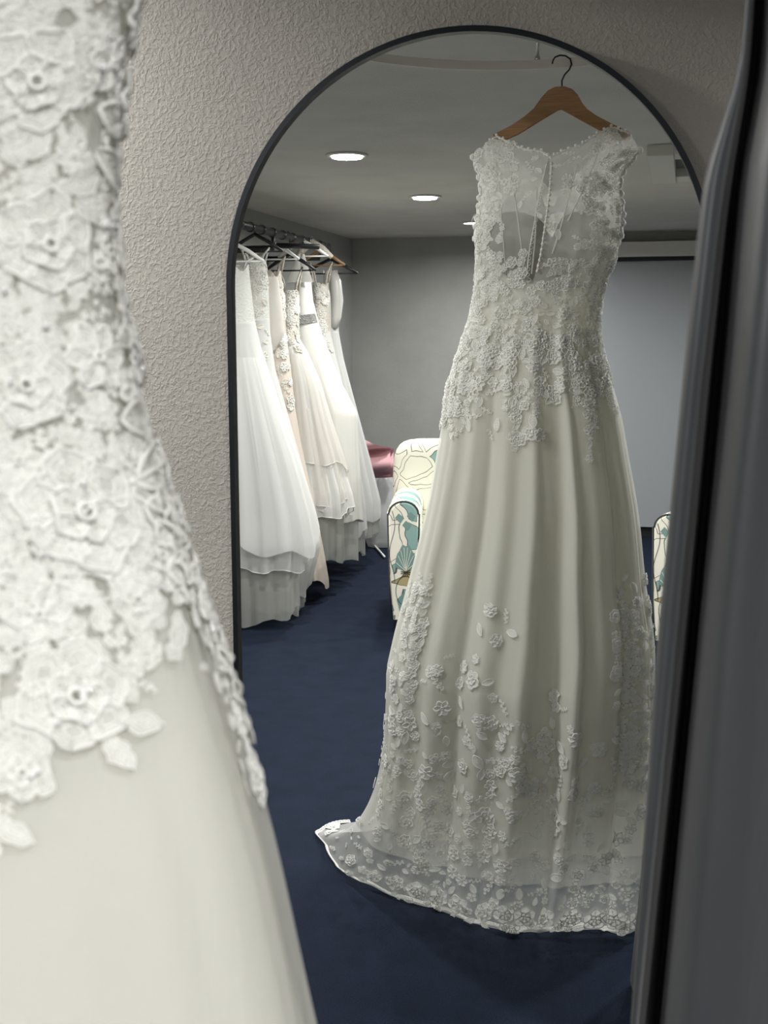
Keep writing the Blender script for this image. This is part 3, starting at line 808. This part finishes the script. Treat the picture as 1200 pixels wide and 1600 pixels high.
def sx(px, zv): return (px - 1078) * zv / FPX
def sz(py, zv): return CAMZ + (528 - py) * zv / FPX
def hanger(zv, cx, zt, half, m, label, tilt=.0, padded=False):
    y = -(zv + CAMY); o = empty('clothes_hanger', (cx, y, zt), label, 'hanger', None)
    mb = MB()
    A_ = [Vector((cx - half, y, zt - .10 - tilt)), Vector((cx - half * .5, y, zt - .045)), Vector((cx, y, zt)), Vector((cx + half * .5, y, zt - .045)), Vector((cx + half, y, zt - .10 + tilt))]
    rr = [.008, .012, .012, .012, .008] if not padded else [.016, .024, .022, .024, .016]
    mb.tube(A_, rr, 8)
    if not padded: mb.tube([A_[0], A_[-1]], .005, 6)
    mb.build('hanger_body', m, o)
    mb = MB(); h = RH + .026 - zt
    mb.tube([Vector((cx, y, zt)), Vector((cx, y, zt + h - .03))] + [Vector((cx + .0, y + .026 - .026 * math.cos(a), RH + .000 + .028 * math.sin(a))) for a in np.linspace(0, PI * 1.1, 9)], .003, 6)
    mb.build('hook', M['chrome'] if m != M['black'] else M['black'], o)
    return o

def ringfun(prof, cx, y, seed, nf=9, amp=.05):
    pz = np.array([p[0] for p in prof]); pa = np.array([p[1] for p in prof]); pb = np.array([p[2] for p in prof])
    rr = np.random.RandomState(seed); ph = rr.rand(4) * 6.28
    def f(th, z):
        a = np.interp(-z, -pz, pa); b = np.interp(-z, -pz, pb)
        k = np.clip((pz[0] - z) / (pz[0] - pz[-1]), 0, 1)
        am = amp * np.clip(k - .22, 0, 1) ** 1.2
        s = np.cos(nf * th + ph[0] + 1.2 * np.sin(th * 2 + ph[1])) * .6 + .4 * np.cos((nf * 2 + 1) * th + ph[2]) + .15 * np.cos(nf * 5 * th + ph[3])
        q = 1 + am * s / np.maximum(b, .05) * .6
        a = np.where(np.cos(th) < 0, np.minimum(a, cx - XL - .05), a)
        return np.stack([cx + a * (1 + am * s / np.maximum(a, .05) * .4) * np.cos(th), y + b * q * np.sin(th), z + 0 * th], -1)
    return f
def grown(prof, cx, y, seed, z0, z1, nz, nth, nf=9, amp=.05, hemwave=0.0, scale=1.0, dz=0):
    f = ringfun(prof, cx, y, seed, nf, amp); th = np.linspace(0, 2 * PI, nth, endpoint=False); zz = np.linspace(z0, z1, nz)
    Z = zz[:, None] + 0 * th[None, :]; k = ((zz[0] - zz) / (zz[0] - zz[-1]))[:, None]
    Z = Z + hemwave * k ** 3 * (np.cos(3 * th + seed) * .6 + .4 * np.cos(7 * th + seed))[None]
    P = f(th[None, :] + 0 * Z, Z); P[..., 2] = np.maximum(P[..., 2], .008)
    P[..., 0] = np.maximum(P[..., 0], XL + .015)
    if scale != 1: P[..., 0] = cx + (P[..., 0] - cx) * scale; P[..., 1] = y + (P[..., 1] - y) * scale
    return P
M['lace_cream'] = cloth('cream_beaded_lace', lin(228, 221, 208), .2, rough=.7, bump_scale=110, bump_d=.012, bump_s=1)
M['lace_white'] = cloth('white_corded_lace', lin(230, 230, 224), .2, rough=.7, bump_scale=90, bump_d=.010, bump_s=1)
M['blush'] = cloth('blush_lining', lin(226, 214, 202), .25, rough=.7)
M['silver'] = mat('rhinestones', lin(190, 190, 186), .3, .6)
v = mapping(M['silver']); n_ = nd(M['silver'], 'ShaderNodeTexVoronoi'); n_.inputs['Scale'].default_value = 140; lk(M['silver'], v, n_.inputs['Vector']); bump(M['silver'], n_.outputs['Distance'], 1, .01)
M['organza'] = cloth('pale_organza', lin(238, 234, 228), .4, .6, edge=.3)

def flat_frame(cx, y, f):
    def g(th, z):
        e = 1e-3; p = f(th, -z); a = (f(th + e, -z) - f(th - e, -z)) / (2 * e); b = (f(th, -(z + e)) - f(th, -(z - e))) / (2 * e)
        n = np.cross(b, a); n = n / (np.linalg.norm(n, axis=-1, keepdims=True) + 1e-12); return p, a, b, n
    return g
def lace_on(prof, cx, y, seed, root, part, z0, z1, n, smin, smax, nf=9, amp=.05, mats=None, th0=0.1, th1=3.0, name='lace_applique'):
    f = ringfun(prof, cx, y, seed, nf, amp); fr_ = flat_frame(cx, y, f); mb = MB()
    for _ in range(n):
        z = z0 + (z1 - z0) * rnd.random() ** 1.2
        put(mb, rnd.choice(['rose', 'leaf', 'daisy', 'sprig']), rnd.uniform(th0, th1), -z, rnd.uniform(smin, smax), rnd.random() * 6.3, False, .002, fr_, 1.3)
    return sub_build(mb, name, mats or [M['lace'], M['lace_cream']], part, root)

def rack_gown(zv, cpx, edge, label, bod_m, skirt_m, wy, seed, hang_m, hang_l, sil='gown', amp=.05, nf=9, under_to=None, straps=True, lacecount=0, lace_rng=None, depth=.09, dskirt=.15, half=.17, padded=False, layers=(), top_drop=.10, hemwave=.05, tag=None, lmats=None, usc=.93):
    """edge: photo (y, x) pairs down the right outline; wy: photo y of the waist"""
    y = -(zv + CAMY); cx = sx(cpx, zv)
    prof = []
    for i, (py, px) in enumerate(edge):
        hw = max(.05, sx(px, zv) - cx); k = i / (len(edge) - 1)
        prof.append((max(.01, sz(py, zv)), hw, depth * (.55 + .45 * min(1, k * 5)) + (dskirt - depth) * max(0, k - .2)))
    zt = prof[0][0]; zw = sz(wy, zv); zb = prof[-1][0]
    g = empty('wedding_gown', (cx, y, 0), label, 'wedding gown', 'wedding gowns on the rail')
    mb = MB(); P = grown(prof, cx, y, seed, zt, zw, 26, 72, nf, amp)
    th = np.linspace(0, 2 * PI, 72, endpoint=False)
    sw = (np.abs(np.cos(th)) * .0 + .022 * np.cos(2 * th - PI))  # sweetheart dip
    P[:6, :, 2] += (np.linspace(1, 0, 6)[:, None]) * (.02 * np.cos(4 * th))[None]
    mb.grid(P, closed=True); b_ = mb.build('bodice', bod_m, g)
    mb = MB(); P = grown(prof, cx, y, seed, zw + .01, zb, 60, 150, nf, amp, hemwave); mb.grid(P, closed=True); s_ = mb.build('skirt', skirt_m, g)
    if under_to is not None:
        pr2 = prof + [(max(.012, sz(under_to, zv)), prof[-1][1] * 1.0, prof[-1][2] * 1.05)]
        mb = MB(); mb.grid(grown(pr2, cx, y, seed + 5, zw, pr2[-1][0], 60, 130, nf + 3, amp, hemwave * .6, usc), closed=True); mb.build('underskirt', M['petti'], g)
    for j, (ya, yb, flare, lm) in enumerate(layers):
        za, zb2 = sz(ya, zv), sz(yb, zv); mb = MB(); P = grown(prof, cx, y, seed + j, za, zb2, 22, 160, nf + 4, amp * 1.4, .05, 1.0)
        k = np.linspace(0, 1, 22)[:, None]; fl = 1 + flare * k ** 1.3; P[..., 0] = cx + (P[..., 0] - cx) * fl; P[..., 1] = y + (P[..., 1] - y) * fl; P[..., 0] = np.maximum(P[..., 0], XL + .02)
        mb.grid(P, closed=True); rf = mb.build('ruffle', lm, g)
        mb = MB(); mb.tube([tuple(q) for q in P[-1]], .0028, 4, closed=True); sub_build(mb, 'ruffle_edge', M['satin'], rf, g)
    zh = zt + top_drop
    if straps:
        for s in (-1, 1):
            mb = MB(); x0 = cx + s * prof[0][1] * .8
            mb.tube([(x0, y + prof[0][2] * .6, zt - .01), (cx + s * (prof[0][1] * .7 + .02), y + .02, (zt + zh) / 2), (cx + s * min(half * .8, prof[0][1] + .03), y, zh - .005), (cx + s * (prof[0][1] * .7 + .02), y - .03, (zt + zh) / 2), (x0, y - prof[0][2] * .6, zt - .01)], .006, 6)
            mb.build('strap', bod_m, g)
    if lacecount:
        za, zb2 = sz(lace_rng[0], zv), sz(lace_rng[1], zv)
        lace_on(prof, cx, y, seed, g, s_, za, zb2, lacecount, .02, .035, nf, amp, lmats)
    if tag:
        mb = MB(); p = Vector((sx(tag[0], zv), y + prof[0][2] + .10, sz(tag[1], zv)))
        mb.box(p + Vector((-.02, -.001, -.04)), p + Vector((.02, .001, .04))); mb.box(p + Vector((-.014, .0012, -.033)), p + Vector((.014, .002, .033)), 1)
        mb.tube([p + Vector((0, 0, .04)), p + Vector((-.01, -.03, .10)), p + Vector((-.01, -.10, .16))], .0012, 4, 0)
        mb.build('paper_tag', [M['black'], M['white_plastic']], g, smooth=False, label='white paper tag with a black border')
    hanger(zv, cx, zh + .075, half, hang_m, hang_l, padded=padded)
    return g, prof, cx, y, b_, s_

rack_gown(6.10, 352, [(415, 376), (450, 379), (500, 384), (545, 394), (640, 426), (740, 462), (820, 486), (868, 496)],
          'white tulle ball gown with lace bodice, nearest the mirror frame on the rail', M['lace_white'], M['tulle_w'], 505, 1, M['white_plastic'], 'white plastic hanger nearest the mirror frame',
          amp=.055, nf=11, under_to=992, usc=.72, lacecount=0, dskirt=.24, hemwave=.10, top_drop=.06, layers=((560, 905, -.17, M['tulle_w']),))
rack_gown(6.40, 388, [(408, 404), (450, 409), (520, 410), (580, 418), (680, 446), (780, 474), (870, 492), (945, 472)],
          'white lace gown with a black bordered tag, second from the mirror frame', M['lace_white'], M['tulle_w'], 500, 2, M['black'], 'black plastic hanger with the tagged lace gown', amp=.05, nf=8,
          under_to=975, lacecount=70, lace_rng=(405, 560), dskirt=.2, tag=(383, 460), top_drop=.09)
gB = rack_gown(6.72, 418, [(425, 431), (460, 436), (520, 438), (580, 446), (640, 452), (700, 462), (800, 484), (880, 500), (930, 508)],
          'cream beaded sheath gown with long lace panel and blush lining', M['lace_cream'], M['blush'], 560, 3, M['white_plastic'], 'white plastic hanger above the beaded sheath gown', amp=.035, nf=7,
          lacecount=120, lace_rng=(430, 660), dskirt=.13, top_drop=.11)
# its organza over-sleeve hanging loose
mb = MB(); P = grown([(sz(430, 6.55), .05, .03), (sz(480, 6.55), .075, .05), (sz(520, 6.55), .085, .05), (sz(548, 6.55), .02, .02)], sx(413, 6.55), -(6.55 + CAMY), 9, sz(430, 6.55), sz(548, 6.55), 20, 30, 4, .02); mb.grid(P, closed=True)
mb.build('organza_sleeve', M['organza'], gB[0])
rack_gown(6.95, 448, [(458, 458), (490, 459), (530, 461), (552, 476), (600, 497), (660, 512), (720, 528), (780, 540), (810, 540)],
          'cream lace gown with tiered tulle ruffle skirt', M['lace_cream'], M['tulle_w'], 532, 4, M['black'], 'black plastic hanger above the ruffle skirt gown', amp=.05, nf=8, under_to=890,
          layers=((545, 735, .10, M['organza']), (640, 800, .08, M['organza']), (700, 815, .12, M['tulle_w'])), lacecount=60, lace_rng=(458, 545), dskirt=.2, top_drop=.17)
g5 = rack_gown(7.22, 470, [(432, 477), (470, 486), (520, 500), (600, 533), (650, 560), (700, 561), (760, 564), (826, 567)],
          'smooth white satin halter gown with a jewelled waist belt', M['satin'], M['satin'], 500, 5, M['white_plastic'], 'white plastic hanger above the jewelled belt gown', amp=.04, nf=6, under_to=890, dskirt=.17,
          top_drop=.16, straps=False, hemwave=.02)
mb = MB(); g_, prof, cx, y, b_, s_ = g5; f = ringfun(prof, cx, y, 5, 6, .04)
th = np.linspace(0.05, PI - .05, 40); P = np.stack([f(th, np.full(40, sz(500 + d, 7.22)) + .0 * th + .015 * np.cos(th)) * [1, 1, 1] + [0, .012, 0] for d in (-7, 0, 7)]); mb.grid(P); mb.build('jewelled_belt', M['silver'], g_)
mb = MB()
for s in (-1, 1):
    P = []
    for k in np.linspace(0, 1, 12):
        c_ = Vector((cx + s * (.012 + (prof[0][1] - .03) * (1 - k) ** 1.3), y + .04 + .03 * (1 - k), sz(440, 7.22) + k * .18)); hw = .012 + .045 * (1 - k)
        P.append([c_ + Vector((-hw, 0, -.0)), c_ + Vector((0, .008, 0)), c_ + Vector((hw, 0, 0))])
    mb.grid(np.array([[tuple(q) for q in rr] for rr in P]))
mb.build('halter_neck', M['satin'], g_)
rack_gown(7.58, 500, [(445, 511), (480, 513), (520, 514), (560, 524), (640, 545), (720, 560), (800, 572), (850, 575)],
          'cream lace gown with thin straps on a wooden hanger', M['lace_cream'], M['tulle_w'], 520, 6, M['wood'], 'curved wooden hanger at the back of the rail', amp=.04, nf=8, under_to=880, lacecount=60, lace_rng=(446, 560), dskirt=.16, top_drop=.16, padded=False)
g7 = rack_gown(7.90, 516, [(425, 524), (470, 526), (520, 528), (560, 536), (640, 558), (720, 580), (790, 598), (818, 600)],
          'long sleeved satin gown with pale tulle skirt, farthest back on the rail', M['satin'], M['tulle_w'], 520, 7, M['black'], 'wide black hanger farthest back on the rail', amp=.04, nf=9, under_to=850, dskirt=.17, top_drop=.02, straps=False, half=.2)
mb = MB(); zv = 7.85; mb.tube([seen(519, 424, zv), seen(524, 440, zv), seen(527, 470, zv), seen(525, 495, zv), seen(521, 512, zv)], [.03, .042, .044, .038, .03], 14); mb.build('sleeve', M['satin'], g7[0])
# a padded hanger holding nothing in front, cream satin
hanger(7.35, sx(487, 7.35), sz(376, 7.35), .13, M['lace_cream'], 'cream ruched padded hanger in front of the black hanger', padded=True)

# ---------------------------------------------------------------- folded pink wrap and plastic-wrapped gowns on the floor by the back wall
def blob(name, c, s, seed, mt, label, cat, nz=.18, parts=None):
    rr = np.random.RandomState(seed); ph = rr.rand(6) * 6.28; mb = MB(); n = 40; V = np.zeros((n // 2 + 1, n, 3))
    for i in range(n // 2 + 1):
        b = PI * i / (n // 2)
        for k in range(n):
            a = 2 * PI * k / n
            q = 1 + nz * (math.sin(3 * a + ph[0] + 2 * b) * .5 + math.sin(5 * b + ph[1] + a) * .4 + math.sin(9 * a + 4 * b + ph[2]) * .25)
            V[i, k] = (c[0] + s[0] * q * math.sin(b) * math.cos(a), c[1] + s[1] * q * math.sin(b) * math.sin(a), max(.004, c[2] + s[2] * q * math.cos(b)))
    mb.grid(V, closed=True); o = mb.build(name, mt); setp(o, label, cat); return o
M['pink'] = cloth('dusty_pink_cloth', lin(216, 172, 178), .1, rough=.8)
c = seen(590, 715, 8.7)
blob('garment_bag', seen(600, 812, 8.75) * 1, (.17, .16, .36), 3, cloth('clear_plastic_bag', lin(225, 226, 226), .3, .7, rough=.3, spec=.6), 'white plastic wrapped gown heaped on the floor behind the armchair', 'garment bag', .10)
# pink wrap: draped folds
mb = MB(); P = np.zeros((16, 26, 3))
for i in range(16):
    for j in range(26):
        u = j / 25; v_ = i / 15
        x = 560 + 50 * u; yp = 682 + 16 * u + v_ * (56 - 8 * u) + 4 * math.sin(7 * v_ + 3 * u)
        p = seen(x, yp, 8.45 - .10 * math.sin(v_ * 9 + u * 3)); P[i, j] = p
mb.grid(P); mb.grid(P[::-1] * 1.0 + [0, -.10, -.02]); o = mb.build('pink_wrap', M['pink']); setp(o, 'dusty pink cloth wrap draped between the rail and the armchair', 'cloth')
zv = 8.3; mb = MB(); p0 = seen(575, 820, zv)
pts = [seen(x, y_, zv) for x, y_ in ((566, 826), (580, 822), (592, 813), (593, 806), (580, 802), (570, 800))]
mb.tube(pts, .006, 6); o = mb.build('wire_hanger', M['black']); setp(o, 'fallen black hanger on the floor pile under the last gown', 'hanger')
mb = MB(); mb.tube([seen_floor(x, y_, .02) for x, y_ in ((576, 846), (585, 852), (594, 862), (601, 870))] , .008, 6); o = mb.build('white_cord', M['white_plastic']); setp(o, 'thin white cord on the carpet beside the armchair', 'cord')
mb = MB(); a_, b2 = seen_floor(560, 850, 0), seen_floor(600, 842, 0)
mb.box((a_.x - .05, a_.y - .30, .002), (a_.x + .12, a_.y, .07)); o = mb.build('flat_box', M['black'], smooth=False); bevel(o, .01); setp(o, 'flat dark case lying on the carpet against the back wall', 'case')

# ---------------------------------------------------------------- armchairs
m = M['floral'] = mat('floral_upholstery', lin(226, 222, 206), .85, spec=.2)
v = mapping(m)
d = nd(m, 'ShaderNodeTexNoise'); d.inputs['Scale'].default_value = 5; lk(m, v, d.inputs['Vector'])
mxv = nd(m, 'ShaderNodeMixRGB'); mxv.inputs[0].default_value = .10; lk(m, v, mxv.inputs[1]); lk(m, d.outputs['Color'], mxv.inputs[2])
vo = nd(m, 'ShaderNodeTexVoronoi', feature='DISTANCE_TO_EDGE'); vo.inputs['Scale'].default_value = 7; lk(m, mxv.outputs[0], vo.inputs['Vector'])
vc = nd(m, 'ShaderNodeTexVoronoi'); vc.inputs['Scale'].default_value = 7; lk(m, mxv.outputs[0], vc.inputs['Vector'])
sp = nd(m, 'ShaderNodeSeparateColor'); lk(m, vc.outputs['Color'], sp.inputs[0])
cr = ramp(m, sp.outputs[0], [(0, lin(236, 232, 216)), (.52, lin(236, 232, 216)), (.53, lin(140, 172, 166)), (.74, lin(140, 172, 166)), (.75, lin(176, 162, 118)), (.82, lin(176, 162, 118)), (.83, lin(232, 230, 214))])
cr.node.color_ramp.interpolation = 'CONSTANT'
ed = ramp(m, vo.outputs['Distance'], [(.0, 1), (.06, 1), (.07, 0)]); ed.node.color_ramp.interpolation = 'LINEAR'
inn = ramp(m, vo.outputs['Distance'], [(.06, 0), (.067, 1), (.078, 1), (.086, 0)])
m1 = nd(m, 'ShaderNodeMixRGB'); lk(m, ed, m1.inputs[0]); lk(m, cr, m1.inputs[1]); m1.inputs[2].default_value = lin(234, 230, 214)
m2 = nd(m, 'ShaderNodeMixRGB'); lk(m, inn, m2.inputs[0]); lk(m, m1.outputs[0], m2.inputs[1]); m2.inputs[2].default_value = lin(84, 88, 84)
lk(m, m2.outputs[0], m.node_tree.nodes['Principled BSDF'].inputs['Base Color'])
bump(m, noise(m, v, 400, 2), .3, .001)
M['piping'] = mat('dark_piping', lin(58, 62, 58), .7)
M['teal'] = mat('teal_print', lin(120, 150, 144), .85, spec=.2)
M['cream'] = mat('cream_print', lin(234, 230, 214), .85, spec=.2)
M['ink'] = mat('ink_print', lin(48, 50, 48), .85, spec=.2)
def rbox(mb, a, b, r=.04, n=5, m=0, top_round=None):
    """box with rounded edges: superellipsoid-like rings"""
    a, b = np.array(a), np.array(b); c = (a + b) / 2; h = (b - a) / 2; N = 48; K = 16
    V = np.zeros((K + 1, N, 3))
    for i in range(K + 1):
        ph = -PI / 2 + PI * i / K
        sz_ = math.copysign(abs(math.sin(ph)) ** .28, math.sin(ph)); cz = abs(math.cos(ph)) ** .28
        for k in range(N):
            t = 2 * PI * k / N
            V[i, k] = (c[0] + h[0] * cz * math.copysign(abs(math.cos(t)) ** .3, math.cos(t)), c[1] + h[1] * cz * math.copysign(abs(math.sin(t)) ** .3, math.sin(t)), c[2] + h[2] * sz_)
    mb.grid(V, m=m, closed=True)
def armchair(x0, yf, label, w_=.78, at=.755):
    """faces +y (towards the mirror); x0 left side, yf front of the arms"""
    g = empty('armchair', (x0 + w_ / 2, yf - .4, 0), label, 'armchair', None)
    dp = .74; aw = .165
    for s in (0, 1):
        xa = x0 + s * (w_ - aw); mb = MB()
        # arm: front outline is a rounded-top slab, slightly tapering to the foot
        prof = []
        for k in range(25):
            t = PI * k / 24; prof.append((math.cos(PI - t), math.sin(t)))
        ring = [(-.86, .06 / .7)] + [(px_, 1) for px_ in ()]
        pts2 = [(.10, .085)] + [(.0, .30)] + [(-.01, at - .07)] + [((.5 - .5 * math.cos(q)) * 1.0 * aw - 0.0 if False else aw / 2 - (aw / 2 + .004) * math.cos(q), at - .07 + .07 * math.sin(q)) for q in np.linspace(0, PI, 14)] + [(aw + .01, at - .07), (aw, .30), (aw - .02, .085)]
        pts2[0] = (.02, .085)
        rows = []
        for (dy, ins, dr) in ((.012, .016, 0), (.0, .004, 0), (-.02, 0, 0), (-dp * .5, 0, .0), (-dp + .02, 0, .01), (-dp, .01, .012)):
            cxm = aw / 2; rows.append([(xa + cxm + (p_[0] - cxm) * (1 - ins / aw * 2), yf - .012 + dy, max(.085, p_[1] - ins - dr)) for p_ in pts2])
        mb.grid(np.array(rows)); n0 = len(pts2)
        mb.add([r_ for r_ in rows[0]], [tuple(range(n0))[::-1]]); mb.add([r_ for r_ in rows[-1]], [tuple(range(n0))])
        arm = mb.build('arm', M['floral'], g)
        mb = MB(); mb.tube([(q[0], q[1] + .006, q[2]) for q in rows[1]], .0045, 6); sub_build(mb, 'piping', M['piping'], arm, g)
        # printed motifs on the arm front
        mb = MB(); y_ = yf + .0015; cx_ = xa + aw * .58; cz = .36
        n = 22; a0, a1 = PI * .05, PI * .95; R_ = .085
        pf_ = [(cx_, y_, cz)] + [(cx_ + R_ * .72 * math.cos(t), y_, cz + R_ * 1.75 * math.sin(t) * (1 + .05 * math.cos(10 * t))) for t in np.linspace(a0, a1, n)]
        mb.add(pf_, [(0, i, i + 1) for i in range(1, n)], 0)
        for t in np.linspace(a0 + .2, a1 - .2, 8): mb.tube([(cx_, y_, cz), (cx_ + R_ * .66 * math.cos(t), y_ + .001, cz + R_ * 1.6 * math.sin(t))], .0018, 4, 1)
        for t in np.linspace(0, 2 * PI, 12): mb.tube([(cx_, y_, cz - .005), (cx_ + .028 * math.cos(t), y_ + .001, cz - .005 + .024 * math.sin(t))], .0018, 4, 2)
        mb.tube([(cx_ + .055 * math.cos(t), y_, .25 + .085 * math.sin(t)) for t in np.linspace(0, 2 * PI, 20)], .0016, 4, 2)
        mb.add([(cx_ - .01, y_, .24), (cx_ - .05, y_, .20), (cx_ - .03, y_, .12), (cx_ + .02, y_, .13)], [(0, 1, 2, 3)], 0)
        for (u, w2) in ((.03, .62), (.055, .67), (-.01, .66)): mb.add([(cx_ + u - .05, y_, w2), (cx_ + u - .02, y_, w2 - .03), (cx_ + u + .0, y_, w2), (cx_ + u - .03, y_, w2 + .025)], [(0, 1, 2, 3)], 0)
        mb.tube([(xa + .02 + .015 * math.sin(k), y_, .70 - .05 * k) for k in np.linspace(0, 8, 20)], .0016, 4, 2)
        sub_build(mb, 'printed_flowers', [M['teal'], M['cream'], M['ink']], arm, g, smooth=False)
    mb = MB(); rbox(mb, (x0 - .012, yf - .88, .16), (x0 + w_ + .012, yf - .64, 1.03)); 
    bk = mb.build('backrest', M['floral'], g)
    mb = MB(); rbox(mb, (x0 + aw + .005, yf - .64, .33), (x0 + w_ - aw - .005, yf - .02, .50)); mb.build('seat_cushion', M['floral'], g)
    mb = MB(); mb.box((x0 + aw, yf - .74, .10), (x0 + w_ - aw, yf - .035, .33)); bevel(mb.build('seat_base', M['floral'], g), .01)
    for (fx_, fy_) in ((x0 + .06, yf - .06), (x0 + w_ - .06, yf - .06), (x0 + .08, yf - .78), (x0 + w_ - .08, yf - .78)):
        mb = MB(); mb.lathe([(0, 0), (.018, 0), (.026, .09), (0, .09)], 12, (fx_, fy_, 0)); mb.build('leg', M['piping'], g)
    return g
q = seen_floor(607, 968, .085)
g1 = armchair(q.x, q.y, 'floral teal and cream armchair beside the row of gowns, left of the hanging gown')
q2 = seen(1022, 817, 6.0)
g2 = armchair(q2.x, q2.y, 'matching floral armchair mostly hidden behind the dark curtain')
def turn(g, ang, cx_, cy_):
    d = Vector((g.location.x - cx_, g.location.y - cy_)); c, s_ = math.cos(ang), math.sin(ang)
    g.rotation_euler = (0, 0, ang); g.location.x = cx_ + c * d.x - s_ * d.y; g.location.y = cy_ + s_ * d.x + c * d.y
turn(g2, .30, q2.x, q2.y); turn(g1, -.20, q.x, q.y)
